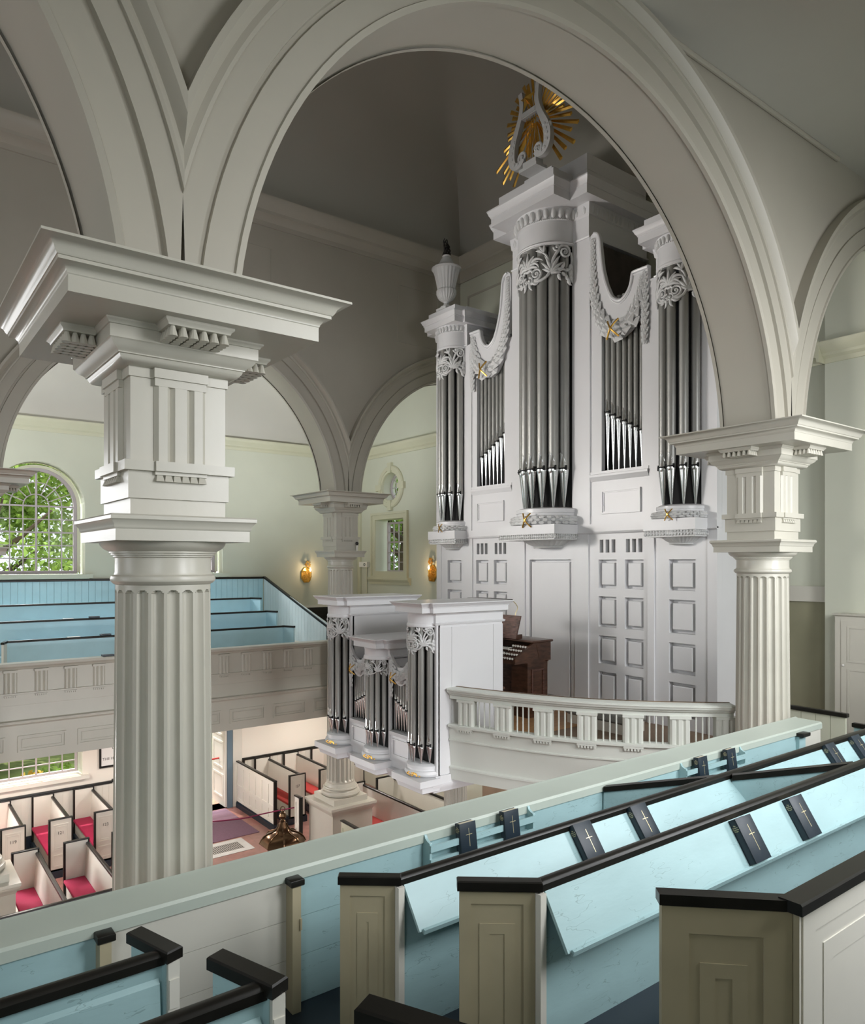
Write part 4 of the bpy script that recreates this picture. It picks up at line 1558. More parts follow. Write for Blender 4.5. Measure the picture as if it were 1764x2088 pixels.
def sweep(pts, prof):
    """closed profile of (out, z) swept along a plan curve, out towards the nave"""
    rails = {o: offs(pts, o) for o, z in prof}
    mb = MB()
    mb.loft([[(rails[o][i].x, rails[o][i].y, z) for o, z in prof] for i in range(len(pts))])
    return mb


slab = [(p.x + .14, p.y) for p in full] + [(7.3, YC)] + [(p.x + .14, p.y) for p in fullm] + [(XW, 14.7), (XW, 5.2)]
struct(MB().prism([(x, y) for x, y in slab], lambda a, b, t: (a, b, t), 3.95, LF).build('floor_organ_loft', BROWN))
struct(MB().prism([(8.6, 8.2), (11.0, 8.2), (11.0, 11.7), (8.6, 11.7)], lambda a, b, t: (a, b, t), LF, LF + .012).build('floor_console_boards', OAKF))
lp = thing('loft_balustrade', 'curved pale balustrade of the organ loft with fluted blocks and thin rods', 'balustrade', (8.2, 6.6, 4.0))
fascia = [(-.12, 3.78), (.0, 3.80), (.02, 3.97), (.035, 3.975), (.035, 4.0), (.0, 4.02), (.03, 4.40), (.05, 4.405), (.05, 4.425), (.035, 4.43), (.035, 4.61), (.085, 4.615), (.085, 4.645), (.04, 4.655), (-.10, 4.655)]
sweep(full, fascia).build('fascia', LOFTP, lp)
trail = [(-.11, 5.035), (.03, 5.035), (.03, 5.085), (.045, 5.09), (.06, 5.105), (.06, 5.12), (.10, 5.135), (.11, 5.165), (.12, 5.17), (.12, 5.19), (.10, 5.20), (-.12, 5.20), (-.125, 5.19)]
tr_ = sweep(full, trail).build('top_rail', LOFTP, lp)
sweep(full, [(-.13, 5.20), (-.10, 5.20), (-.10, 5.208), (-.13, 5.208)]).build('brass_strip', BRASS, tr_)
# arc length stations
cum = [0]
for a, b in zip(full, full[1:]):
    cum.append(cum[-1] + (b - a).length)


def at_len(s_):
    for i in range(len(full) - 1):
        if cum[i + 1] >= s_:
            k = (s_ - cum[i]) / (cum[i + 1] - cum[i])
            return full[i].lerp(full[i + 1], k), (full[i + 1] - full[i]).normalized()
    return full[-1], (full[-1] - full[-2]).normalized()


Ltot = cum[-1]
st = [.10 + (Ltot - .38) * k / 6 for k in range(7)]
for i, s_ in enumerate(st):
    p, d = at_len(s_)
    n = Vector((-d.y, d.x, 0))
    if n.x > 0:
        n = -n
    fn = lambda a, b, z_: tuple(p + d * a + n * b + Vector((0, 0, z_)))
    w, dp, b_ = .13, .05, .024
    gl = [(-w, -.08), (-w, dp - b_), (-w + b_, dp)]
    for gc in (-.047, .047):
        gl += [(gc - b_, dp), (gc, dp - b_), (gc + b_, dp)]
    gl += [(w - b_, dp), (w, dp - b_), (w, -.08)]
    tr = MB().prism(gl, fn, 4.655, 5.0)
    tr.prism([(-w - .01, -.08), (w + .01, -.08), (w + .01, dp + .01), (-w - .01, dp + .01)], fn, 5.0, 5.036)
    tr.prism([(-w, .04), (w, .04), (w, .08), (-w, .08)], fn, 4.585, 4.615)
    for g in range(6):
        x_ = -.105 + .042 * g
        tr.prism([(x_ - .014, .03), (x_ + .014, .03), (x_ + .014, .075), (x_ - .014, .075)], fn, 4.555, 4.587)
    tr.build('triglyph', LOFTP, lp)
    if i:
        for k in (1, 2, 3):
            q, _ = at_len(st[i - 1] + .13 + (s_ - st[i - 1] - .26) * k / 4)
            MB().tube([(q.x, q.y, 4.65), (q.x, q.y, 5.04)], .011, 8).build('baluster', LOFTP, lp)


# ------------------------------------------------------------------ organ pipes, carvings
def pipe(t, x, y, zf, zm, zt, r, mh, body=True):
    """speaking pipe: body, tapering foot, mouth facing the nave (-x)"""
    b = MB().lathe(x, y, [(r * .98, zm - .02), (r, zm), (r, zt), (r * .86, zt), (r * .86, zt - .05)], 18).build('pipe', PIPE, t, ang=50)
    ft = MB().lathe(x, y, [(r * .16, zf), (r * .22, zf + .02), (r, zm - .05), (r * 1.03, zm - .035), (r, zm - .02)], 18).build('foot', POL, b, ang=50)
    mb = MB()
    N = 8
    for (zz, sgn, H, k) in ((zm + .012, 1, mh, 1.0), (zm - .012, -1, mh * .28, .9)):
        rings = []
        for i in range(N + 1):
            u = -1 + 2 * i / N
            a = PI + u * R(52) * k
            top = H * (1 - abs(u) ** 1.6 * .55) if sgn > 0 else H * (1 - u * u * .6)
            rr = r * 1.02
            out = r * (1.17 - .15 * u * u)
            rings.append([(x + out * math.cos(a), y + out * math.sin(a), zz), (x + (out - .12 * r * (sgn > 0)) * math.cos(a), y + (out - .12 * r * (sgn > 0)) * math.sin(a), zz + sgn * top * .55),
                          (x + rr * math.cos(a), y + rr * math.sin(a), zz + sgn * top), (x + r * .9 * math.cos(a), y + r * .9 * math.sin(a), zz + sgn * top), (x + r * .9 * math.cos(a), y + r * .9 * math.sin(a), zz)])
        mb.loft(rings)
    mo = mb.build('mouth', POL, b, ang=40)
    e = MB()
    for i in (-1, 1):
        a = PI + i * R(62)
        e.box(x + r * 1.1 * math.cos(a) - .012 * r / .06, x + r * 1.1 * math.cos(a) + .012 * r / .06, y + r * 1.08 * math.sin(a) - .006, y + r * 1.08 * math.sin(a) + .006, zm - .35 * r, zm + .55 * r)
    e.box(x - r * 1.04, x - r * .6, y - r * .82, y + r * .82, zm - .013, zm + .013)
    e.build('mouth_slot', DARK, b)
    return b


def carve(xa, yc, Rr, z0, z1):
    """openwork foliage on a half drum; mirror-symmetric"""
    mb = MB()
    Hh = z1 - z0
    W = PI * Rr / 2
    k = Hh

    def m(s_, t_, out=0.0):
        a = PI - max(-1.02, min(1.02, s_)) * R(88)
        r = Rr + out
        return (xa + r * math.cos(a), yc - r * math.sin(a) * 1.0 * (1), z0 + t_ * Hh)

    def stem(pts, r0, r1=None, out=.0, n=6):
        r1 = r0 if r1 is None else r1
        P_ = smooth_pts([(p[0], p[1], 0) for p in pts], 5)
        L = len(P_)
        for sg in (1, -1):
            mb.tube([m(sg * p.x, p.y, out + .012 * k * math.sin(PI * i / (L - 1))) for i, p in enumerate(P_)], [(r0 + (r1 - r0) * i / (L - 1)) * k * 1.15 for i in range(L)], n)

    def leaf(x, y, ang, ln, wd, curl=.0):
        # tapered curling lobe in (s*W, t*H) metres
        pts = []
        for i in range(5):
            q = i / 4
            a = ang + curl * q
            pts.append((x + ln * q * math.cos(a) * Hh / W, y + ln * q * math.sin(a)))
        for sg in (1, -1):
            mb.tube([m(sg * p[0], p[1], .02 * k * (1 - .4 * i / 4)) for i, p in enumerate(pts)], [wd * 1.4 * k * v for v in (.6, 1.0, .95, .65, .15)], 6)

    def spiral(x, y, rad, turns, a0, dirn, w):
        pts = []
        N = int(14 * turns)
        for i in range(N + 1):
            q = i / N
            r = rad * (1 - .82 * q)
            a = a0 + dirn * turns * 2 * PI * q
            pts.append((x + r * math.cos(a) * Hh / W, y + r * math.sin(a)))
        for sg in (1, -1):
            mb.tube([m(sg * p[0], p[1], .015 * k) for p in pts], [w * k * (1 - .35 * i / N) for i in range(N + 1)], 6)
            mb.ball(m(sg * x, y, .02 * k), .035 * k, .035 * k, .035 * k, 8, 5)
    # palmette
    for a in (90, 112, 70, 134, 46, 156, 24):
        leaf(.0, .48, R(a), .40 if a == 90 else .34, .034, R((90 - a) * -.55))
    leaf(.10, .60, R(62), .30, .032, R(-60))
    leaf(.10, .56, R(38), .24, .028, R(-70))
    spiral(.20, .30, .155, 1.7, R(250), 1, .036)
    spiral(.05, .16, .10, 1.2, R(100), -1, .03)
    stem([(.0, .40), (.08, .42), (.12, .36)], .035, .03)
    stem([(.03, .06), (.15, .10), (.30, .12), (.42, .20), (.50, .36), (.52, .52), (.58, .70), (.66, .84)], .03, .035)
    leaf(.06, .10, R(250), .20, .03, R(40))
    leaf(.12, .10, R(300), .18, .028, R(50))
    # acanthus
    for a, l in ((96, .46), (75, .48), (118, .36), (52, .44), (140, .24), (32, .36), (12, .26)):
        leaf(.50, .28, R(a), l, .034, R(-14 if a < 90 else 14))
    spiral(.78, .80, .17, 1.8, R(150), -1, .038)
    spiral(.62, .90, .09, 1.2, R(180), 1, .03)
    for a in (60, 100, 140):
        leaf(.34, .80, R(a), .2, .032, R(20))
    stem([(.34, .80), (.42, .70), (.46, .55)], .022, .03)
    stem([(.93, .80), (.95, .62), (.93, .45)], .03, .022)
    for tt in (.50, .36, .22):
        for a in (255, 285):
            leaf(.92, tt, R(a), .17, .036, 0)
    for x_, y_, a in ((.62, .36, 330), (.72, .28, 300), (.70, .40, 20), (.80, .22, 280), (.66, .24, 250), (.80, .36, 340), (.86, .12, 270)):
        leaf(x_, y_, R(a), .17, .033, R(40))
    stem([(.50, .25), (.62, .30), (.74, .36), (.84, .34)], .026, .02)
    # edge bands tying the carving to the drum
    stem([(0.0, .985), (.35, 1.0), (.7, .985), (1.0, 1.0)], .018, .018)
    stem([(.985, 1.0), (.985, .6), (.985, .05)], .014, .014)
    return mb


def eggdart(mb, pts, z, h, out):
    """row of eggs along a plan polyline; out = outward vectors"""
    for p, d in pts:
        mb.ball((p[0] + d[0] * out * .5, p[1] + d[1] * out * .5, z + h * .45), h * .27, h * .27, h * .48, 8, 5)
    return mb


def garland(mb, path, x, rfun, seed=1):
    """leafy swag along (o, z) points in the plane x, facing -x"""
    rnd = random.Random(seed)
    P_ = [Vector((0, p[0], p[1])) for p in path]
    cum_ = [0]
    for a, b in zip(P_, P_[1:]):
        cum_.append(cum_[-1] + (b - a).length)
    L = cum_[-1]
    s_ = 0
    row = 0
    while s_ < L:
        q = s_ / L
        for i in range(len(P_) - 1):
            if cum_[i + 1] >= s_:
                break
        k = (s_ - cum_[i]) / max(1e-6, cum_[i + 1] - cum_[i])
        c = P_[i].lerp(P_[i + 1], k)
        t = (P_[i + 1] - P_[i]).normalized()
        n = Vector((0, -t.z, t.y))
        r = rfun(q)
        nl = 3
        for j in range(nl):
            v = (j + (.5 if row % 2 else 0)) / (nl - .5) * 2 - 1
            v = max(-1, min(1, v))
            off = n * (v * r * .8)
            hx = math.sqrt(max(0.05, 1 - v * v * .75)) * r * .75
            ln, wd = r * 1.75, r * .66
            d = (t + n * v * .25).normalized()
            w = Vector((0, -d.z, d.y))
            b0 = c + off - d * ln * .45
            tip = c + off + d * ln * .65
            mid = c + off
            X = lambda p, e: (x - e, p.y, p.z)
            mb.loft([[X(b0, hx * .5), X(b0 + w * wd * .3, hx * .5), X(b0 - w * wd * .3, hx * .4)],
                     [X(mid, hx + r * .28), X(mid + w * wd, hx * .8), X(mid - w * wd, hx * .8)],
                     [X(tip, hx + r * .12), X(tip + w * wd * .12, hx + r * .02), X(tip - w * wd * .12, hx + r * .02)]])
            if j < nl - 1 and row % 2 == 0:
                bp = c + n * ((v + .3) * r * .8) + d * r * .5
                mb.ball((x - hx - r * .1, bp.y, bp.z), r * .13, r * .13, r * .13, 6, 4)
        s_ += r * 1.05
        row += 1
    return mb


def ribbon(y, z, x, s_, dep=(.42, .62)):
    mb = MB()
    for sg in (1, -1):
        mb.tube(smooth_pts([(x - dep[0] * s_, y - sg * .36 * s_, z + .5 * s_), (x - dep[1] * s_, y - sg * .10 * s_, z + .14 * s_), (x - dep[1] * s_, y + sg * .10 * s_, z - .14 * s_), (x - dep[0] * s_, y + sg * .40 * s_, z - .5 * s_)], 5), [.055 * s_] * 16, 6)
    return mb


def organ_tower(t, xa, yc, Rr, npipe, zfoot, zmouth, z_fas, z_egg, z_cor, z_top, xf, hb, prad, z_slab, slab_x, slab_h, corbel_h, zscr, back, hb2, yext=None, plinths=(), fluted=True, rib=True, mh=.28):
    """one round tower with pipes, carved screen, drum, cornice and corbel"""
    W_ = WHITE
    A0, A1 = PI / 2, 3 * PI / 2
    # corbel
    mb = MB()
    mb.box(slab_x, xa + .02, yc - slab_h, yc + slab_h, z_slab[0], z_slab[1])
    mb.build('corbel_slab', W_, t)
    mb = MB()
    if fluted:
        r1, r0 = slab_h * .80, slab_h * .38
        prof = [(r0 * 1.1, z_slab[0] - corbel_h), (r0 * 1.15, z_slab[0] - corbel_h + .02), (r0, z_slab[0] - corbel_h + .025), (r0 * 1.35, z_slab[0] - corbel_h * .75), (r1 * .86, z_slab[0] - corbel_h * .42), (r1, z_slab[0] - corbel_h * .32), (r1, z_slab[0])]
        n = 48
        rings = []
        for i, (r, z) in enumerate(prof):
            rings.append([(xa + (r * (1 + (.06 if (j % 3 == 0 and 2 <= i <= 4) else 0))) * math.cos(A0 + PI * j / n), yc + (r * (1 + (.06 if (j % 3 == 0 and 2 <= i <= 4) else 0))) * math.sin(A0 + PI * j / n), z) for j in range(n + 1)])
        mb.loft(rings)
        nb = int(slab_h * 2 / .055)
        bead = [((slab_x + .01, yc - slab_h + 2 * slab_h * (i + .5) / nb), (-1, 0)) for i in range(nb)]
        for (bx, by), d in bead:
            mb.ball((bx + .01, by, z_slab[0] - .018), .018, .02, .018, 6, 4)
            if int(by * 100) % 2 == 0 or True:
                mb.ball((bx + .02, by, z_slab[0] - .068), .028, .024, .026, 6, 4)
        dpt = xa - slab_x
        nb2 = int(dpt / .055)
        for i in range(nb2):
            for yy, sg in ((yc - slab_h + .01, 1), (yc + slab_h - .01, -1)):
                xx = slab_x + dpt * (i + .5) / nb2
                mb.ball((xx, yy, z_slab[0] - .018), .02, .018, .018, 6, 4)
                mb.ball((xx, yy + sg * .01, z_slab[0] - .068), .024, .028, .026, 6, 4)
        mb.box(slab_x + .03, xa, yc - slab_h + .03, yc + slab_h - .03, z_slab[0] - .11, z_slab[0])
    else:
        mb.rect(slab_x + .10, xa + .02, yc - slab_h + .07, yc + slab_h - .07, [(-.03, z_slab[0] - corbel_h), (.02, z_slab[0] - corbel_h + .03), (.02, z_slab[0] - corbel_h + .05), (.05, z_slab[0])])
    mb.build('corbel', LACE if fluted else W_, t)
    # round base
    h0 = z_slab[1]
    hb_ = zfoot - h0 - .03
    mb = MB().lathe(xa, yc, [(Rr * 1.04, h0), (Rr * 1.13, h0 + hb_ * .08), (Rr * 1.19, h0 + hb_ * .30), (Rr * 1.13, h0 + hb_ * .55), (Rr * 1.04, h0 + hb_ * .60), (Rr * 1.03, h0 + hb_ * .75), (Rr * 1.06, h0 + hb_ * .78), (Rr * 1.06, h0 + hb_), (Rr * .9, zfoot)], 36, A0, A1)
    bs = mb.build('round_base', W_, t, ang=40)
    if fluted:
        mb = MB()
        rnd = random.Random(5)
        nL = 15 if Rr > .5 else 12
        for i in range(nL):
            for jj in (-1, 0, 1):
                a = A0 + PI * (i + .5 + .5 * (jj % 2)) / nL
                rr = Rr * (1.17 - .03 * jj * jj)
                zc_ = h0 + hb_ * (.30 + .17 * jj)
                ca, sa = math.cos(a), math.sin(a)
                mb.ball((xa + rr * ca, yc + rr * sa, zc_), .014 + abs(sa) * PI * Rr / nL * .62, .014 + abs(ca) * PI * Rr / nL * .62, hb_ * .115, 6, 4)
        mb.build('leaf_wreath', LACE, bs)
    if not fluted:
        mb = MB()
        rnd = random.Random(9)
        for i in range(16):
            a = PI + R(18 + rnd.uniform(-24, 24))
            mb.ball((xa + Rr * 1.19 * math.cos(a), yc + Rr * 1.19 * math.sin(a), h0 + hb_ * (.30 + rnd.uniform(-.16, .16))), .014, .018, .012, 5, 3)
        mb.build('gilt_flower', GOLD, bs, ang=None)
    elif rib:
        rb = ribbon(0, 0, 0, .22 * Rr / .62 + .05, (-.02, .16))
        a = PI + R(5)
        rb.xf(Matrix.Translation((xa + Rr * 1.17 * math.cos(a), yc + Rr * 1.17 * math.sin(a), h0 + hb_ * .3)))
        rb.build('gilt_ribbon', GOLD, bs)
    # pipes
    for i in range(npipe):
        a = PI + R((2 * i / (npipe - 1) - 1) * (75 if npipe > 6 else 73))
        rp = Rr * .80
        pipe(t, xa + rp * math.cos(a), yc + rp * math.sin(a), zfoot, zmouth, z_fas + .02, prad, mh)
    MB().box(xa - .02, xa + .0, yc - Rr, yc + Rr, zfoot, z_fas).build('shade_backing', DARK, t)  # black sheet for the shade in the open case behind the pipes
    # carved screen
    carve(xa, yc, Rr * .985, zscr, z_fas + .01).build('carved_screen', LACE, t, ang=60)
    # drum and cornice
    mb = MB().lathe(xa, yc, [(Rr * .97, z_fas), (Rr * 1.045, z_fas + .005), (Rr * 1.06, z_fas + .03), (Rr * 1.03, z_fas + .055), (Rr, z_fas + .06), (Rr, z_egg), (Rr * 1.03, z_egg + .01), (Rr * 1.03, z_egg + .03), (Rr * 1.01, z_egg + .035), (Rr * 1.08, z_cor), (Rr * .9, z_cor)], 40, A0, A1)
    mb.build('drum', W_, t, ang=40)
    mb = MB()
    he = z_cor - z_egg - .03
    ne = max(9, int(PI * Rr / (he * .62)))
    eggdart(mb, [((xa + Rr * 1.05 * math.cos(A0 + PI * (i + .5) / ne), yc + Rr * 1.05 * math.sin(A0 + PI * (i + .5) / ne)), (0, 0)) for i in range(ne)], z_egg + .03, he, 0)
    nb = int(PI * Rr / .035)
    for i in range(nb):
        a = A0 + PI * (i + .5) / nb
        mb.ball((xa + Rr * 1.035 * math.cos(a), yc + Rr * 1.035 * math.sin(a), z_egg + .018), .013, .013, .013, 5, 4)
    ylo, yhi = yext or (yc - hb2, yc + hb2)
    nn = int((back - xa) / (he * .62))
    for yy in (ylo, yhi):
        for i in range(nn):
            mb.ball((xa + (back - xa) * (i + .5) / nn, yy, z_egg + .03 + he * .45), he * .27, he * .27, he * .48, 6, 4)
    for y0_, y1_ in ((ylo, yc - Rr), (yc + Rr, yhi)):
        k = max(1, int((y1_ - y0_) / (he * .62)))
        for i in range(k):
            mb.ball((xa - .03, y0_ + (y1_ - y0_) * (i + .5) / k, z_egg + .03 + he * .45), he * .27, he * .27, he * .48, 6, 4)
    if fluted:
        mb.build('egg_and_dart', LACE, t, ang=80)
    # rear entablature block
    MB().rect(xa - .03, back, ylo, yhi, [(0, z_fas + .03), (.02, z_fas + .035), (.03, z_fas + .06), (0, z_fas + .075), (0, z_egg), (.02, z_egg + .02), (.04, z_cor), (0, z_cor)]).build('entablature', W_, t)
    hc = z_top - z_cor
    cp = [(-.03, z_cor), (0, z_cor), (0, z_cor + hc * .50), (.012, z_cor + hc * .52), (.015, z_cor + hc * .60), (.035, z_cor + hc * .68), (.055, z_cor + hc * .88), (.065, z_cor + hc * .92), (.065, z_top), (-.1, z_top)]
    mb = MB()
    mb.rect(xf + .065, xa + .3, yc - hb + .065, yc + hb - .065, cp)
    e2 = (xa - xf) * .42
    mb.rect(xa - e2, back + .02, ylo - e2 * .62, yhi + e2 * .62, [(a_, z_ - .002) for a_, z_ in cp])
    mb.build('cornice', W_, t)
    for (e, z0_, z1_) in plinths:
        mb = MB().box(xf + (hb - e), xa + .2, yc - e, yc + e, z0_, z1_)
        if e > .35:
            mb.box(xa - e2 * .4, back - .1, ylo - .05, yhi + .05, z0_, z1_ - .003)
        mb.build('plinth', W_, t)


# ------------------------------------------------------------------ the great organ
XO = 11.10
og = thing('pipe_organ', 'tall white pipe organ case with three round pipe towers against the west wall', 'organ', (12, YC, LF))
XB = 12.88
organ_tower(og, XO, YC, .625, 7, 8.17, 8.92, 13.22, 13.68, 13.92, 14.24, 10.22, .895, .104, (7.645, 7.825), 10.39, .75, .25, 12.46, XB, 1.0,
            plinths=((.72, 14.23, 14.50), (.36, 14.50, 14.80)), mh=.30)
for sg in (1, -1):
    yc_ = YC + sg * 2.92
    lo, hi = sorted((YC + sg * 2.44, YC + sg * 3.52))
    organ_tower(og, XO, yc_, .39, 5, 8.06, 8.69, 12.00, 12.36, 12.52, 12.765, 10.58, .605, .076, (7.635, 7.825), 10.70, .478, .23, 11.36, XB, .5,
                yext=(lo, hi), plinths=((.47, 12.755, 12.92),), mh=.22)
fo = lambda sg: (lambda u, z, d: (XO + d, YC + sg * u, z))
rows = ((6.625, 7.155), (5.90, 6.47), (5.22, 5.74), (4.50, 5.07))
# lower case with sunk panels
mb = MB()
ops = [('rect', -.55, .55, 4.40, 7.16)]
cols = ((1.20, 1.60), (1.78, 2.17), (2.67, 3.16))
for sg in (1, -1):
    for a, b in cols:
        for za, zb in rows:
            ops.append(('rect', *sorted((sg * a, sg * b)), za, zb))
    for a, b in cols[:2]:
        for k in range(3):
            c = a + (b - a) * (k + .5) / 3
            ops.append(('rect', *sorted((sg * (c - .042), sg * (c + .042))), 7.285, 7.525))
wall_open(mb, -3.55, 3.55, LF, 7.66, ops, lambda u, z, d: (XO + d, YC + u, z), .12)
for sg in (1, -1):
    y_ = YC + sg * 3.55
    mb.box(XO + .121, XB, min(y_, y_ - sg * .05), max(y_, y_ - sg * .05), LF, 12.0)
    for a, b in ((.66, .98), (2.27, 2.40)):
        mb.box(XO - .03, XO, *sorted((YC + sg * a, YC + sg * b)), LF, 7.66)
    mb.box(XO - .015, XO, *sorted((YC + sg * 3.38, YC + sg * 3.548)), LF, 7.66)
mb.box(XO + .121, XO + .14, YC - 3.5, YC + 3.5, LF, 7.66)
mb.build('lower_case', WHITE, og, ang=None)
for o in ops:
    ua, ub, za, zb = o[1:]
    if zb - za < .3:
        MB().box(XO + .115, XO + .12, YC + ua, YC + ub, za, zb).build('vent_slot', DARK, og)
        continue
    e = .06 if zb - za < 1 else .05
    pn = MB().rbox(0, 1, 0, 1, 0, 1, .01)
    pn = MB()
    pn.loft([[(XO + x_, YC + ua + k, za + k), (XO + x_, YC + ub - k, za + k), (XO + x_, YC + ub - k, zb - k), (XO + x_, YC + ua + k, zb - k)] for x_, k in ((.12, e), (.022, e), (.012, e + .012))])
    pn.build('panel', WHITE, og)
mb = MB().box(XO - .05, XO + .1, YC - 3.56, YC + 3.56, 7.66, 7.82)
mb.strip([(0, 7.64), (.05, 7.64), (.065, 7.66), (.05, 7.68), (0, 7.68)], (XO, YC - 3.56), (XO, YC + 3.56), (-1, 0))
mb.build('middle_band', WHITE, og)
# upper case per side
swt = [(1.03, 12.9), (1.03, 13.14), (1.06, 13.24), (1.14, 13.30), (1.22, 13.26), (1.27, 13.14), (1.29, 12.95), (1.34, 12.55), (1.42, 12.25), (1.52, 12.02), (1.62, 11.92), (1.72, 11.88), (1.82, 11.92), (1.91, 12.02), (1.96, 12.14), (1.98, 12.26), (2.02, 12.30), (2.30, 12.30)]
swb = [(2.30, 11.85), (2.22, 11.66), (2.10, 11.42), (1.95, 11.27), (1.78, 11.18), (1.62, 11.16), (1.46, 11.24), (1.32, 11.42), (1.20, 11.70), (1.11, 12.05), (1.06, 12.5)]
for sg in (1, -1):
    f = fo(sg)
    mb = MB()
    mb.prism([(.60, 7.82), (1.02, 7.82), (1.02, 13.25), (.60, 13.25)], f, -.03, .12)
    wall_open(mb, 1.02, 2.56, 7.82, 11.9, [('rect', 1.27, 2.14, 8.80, 11.5)], f, .10)
    mb.prism([(2.30, 7.82), (2.56, 7.82), (2.56, 12.05), (2.30, 12.05)], f, -.025, .1)
    mb.prism([(3.28, 7.82), (3.548, 7.82), (3.548, 12.05), (3.28, 12.05)], f, -.025, .12)
    mb.build('upper_case', WHITE, og, ang=None)
    pn = MB()
    hframe(pn, 1.28, 2.12, 8.00, 8.44, .028, f, -.034, .0)
    hframe(pn, 1.308, 2.092, 8.028, 8.412, .022, f, -.016, .0)
    pn.build('frame_panel', WHITE, og)
    MB().strip([(0, 8.62), (.02, 8.62), (.035, 8.66), (.06, 8.70), (.06, 8.74), (.03, 8.75), (.03, 8.80), (-.1, 8.80)], (XO, YC + sg * 1.03), (XO, YC + sg * 2.29), (-1, 0)).build('sill', WHITE, og)
    mb = MB()
    # swag board as strips between upper and lower edge
    def ev(poly, u):
        for (a, za), (b, zb) in zip(poly, poly[1:]):
            if min(a, b) - 1e-9 <= u <= max(a, b) + 1e-9 and abs(b - a) > 1e-9:
                return za + (zb - za) * (u - a) / (b - a)
        return poly[-1][1]
    top = [(1.03, 13.10)] + swt[2:]
    bot = [(1.03, 12.8), (1.06, 12.5)] + swb[::-1][1:] + [(2.301, 11.85)]
    us = sorted({1.03 + 1.27 * i / 44 for i in range(45)} | {p[0] for p in top if p[0] <= 2.3})
    for u0, u1 in zip(us, us[1:]):
        if u1 - u0 < 1e-6:
            continue
        mb.prism([(u0, ev(bot, u0)), (u1, ev(bot, u1)), (u1, ev(top, u1)), (u0, ev(top, u0))], f, -.055, .03)
    sw = mb.build('swag_board', WHITE, og, ang=None)
    # edge moulding on the curve
    ed = MB().tube(smooth_pts([f(u, z - .035, -.06) for u, z in swt[3:]], 3), .03, 8)
    ed.tube(smooth_pts([f(u - .0, z - .085, -.058) for u, z in swt[4:]], 3), .016, 6)
    ed.build('edge_moulding', WHITE, sw)
    path = smooth_pts([(u, z, 0) for u, z in ((1.12, 13.15), (1.12, 12.8), (1.135, 12.4), (1.17, 12.05), (1.26, 11.72), (1.40, 11.48), (1.58, 11.33), (1.75, 11.30), (1.93, 11.38), (2.06, 11.58), (2.15, 11.85), (2.20, 12.15))], 6)
    g = MB()
    garland(g, [(YC + sg * p.x, p.y) for p in path], XO - .05, lambda q: .045 + .10 * math.exp(-((q - .68) / .2) ** 2) + .03 * math.exp(-((q - .35) / .2) ** 2), 1)
    garland(g, [(YC + sg * 2.235, 12.2), (YC + sg * 2.235, 11.7), (YC + sg * 2.235, 11.15), (YC + sg * 2.225, 10.95)], XO - .04, lambda q: .045 + .022 * math.sin(PI * q), 2)
    gg = g.build('garland', LACE, sw, ang=None)
    ribbon(YC + sg * 1.70, 11.30, XO - .10, .32).build('gilt_ribbon', GOLD, gg)
    # bay pipes
    for k in range(7):
        u = 1.34 + .122 * k
        pipe(og, XO + .10, YC + sg * u, 8.80, 9.90 - .072 * k, 12.0, .053 - .0012 * k, .22)
    MB().prism([(1.05, 8.8), (2.56, 8.8), (2.56, 11.85), (1.05, 11.85)], f, .19, .21).build('shade_backing', DARK, og)  # sheet painted black as the shade behind the bay pipes
# dark boxes: shade of the open case inside as colour, with brown wood
MB().box(XO + .25, XB, YC - 1.0, YC + 1.0, 11.0, 13.2).build('inner_box', mat('inner_dark_wood', (0.06, 0.045, 0.035), 0.7, var=0.3), og)
MB().box(XO + .25, XB, YC - 3.5, YC + 3.5, LF, 11.6).build('inner_case', DARK, og)

# ------------------------------------------------------------------ the hanging chair organ
XC = 6.95
co = thing('chair_organ', 'small white organ case with three pipe towers hanging on the loft front', 'organ', (7.5, YC, 3.7))
for yc_, tall, ext in ((8.745, 1, (8.44, 9.06)), (9.94, 0, (9.62, 10.26)), (11.135, 1, (10.82, 11.44))):
    zz = dict(z_fas=6.12, z_egg=6.30, z_cor=6.345, z_top=6.50) if tall else dict(z_fas=5.50, z_egg=5.66, z_cor=5.705, z_top=5.86)
    organ_tower(co, XC, yc_, .262, 5 if tall else 6, 4.06, 4.34, zz['z_fas'], zz['z_egg'], zz['z_cor'], zz['z_top'], 6.57, .40, .050 if tall else .042, (3.765, 3.865), 6.58, .36, .13, 5.74 if tall else 5.24, 8.32 if tall else 8.1, .3, yext=ext, fluted=False, mh=.15)
mb = MB()
for lo, hi, zt in ((8.44, 9.06, 6.15), (9.62, 10.26, 5.52), (10.82, 11.44, 6.15)):
    c_ = (lo + hi) / 2
    mb.box(XC + .02, 8.30, lo, hi, 3.77, zt)
    mb.box(XC - .02, XC + .05, lo, c_ - .262, 3.87, zt)
    mb.box(XC - .02, XC + .05, c_ + .262, hi, 3.87, zt)
mb.box(XC + .12, 8.30, 8.5, 11.4, 3.77, 5.3)
mb.box(XC - .012, XC + .1, 9.06, 9.62, 3.77, 4.36).box(XC - .012, XC + .1, 10.26, 10.82, 3.77, 4.36)
mb.build('case', WHITE, co)
mb = MB()
for a, b in ((6.99, 7.22), (8.10, 8.305)):
    mb.box(a, b, 8.428, 8.441, 3.90, 6.12)
mb.box(7.228, 8.094, 8.430, 8.441, 3.90, 6.12)
mb.build('side_panel', WHITE, co)
mb = MB()
mb.rect(XC - .02, 7.95, 8.50, 11.38, [(-.02, 3.60), (.02, 3.62), (.03, 3.65), (.07, 3.70), (.09, 3.745), (.09, 3.77), (0, 3.775)])
mb.box(XC - .05, 7.98, 8.415, 8.50, 3.74, 3.885)
mb.build('base_moulding', WHITE, co)
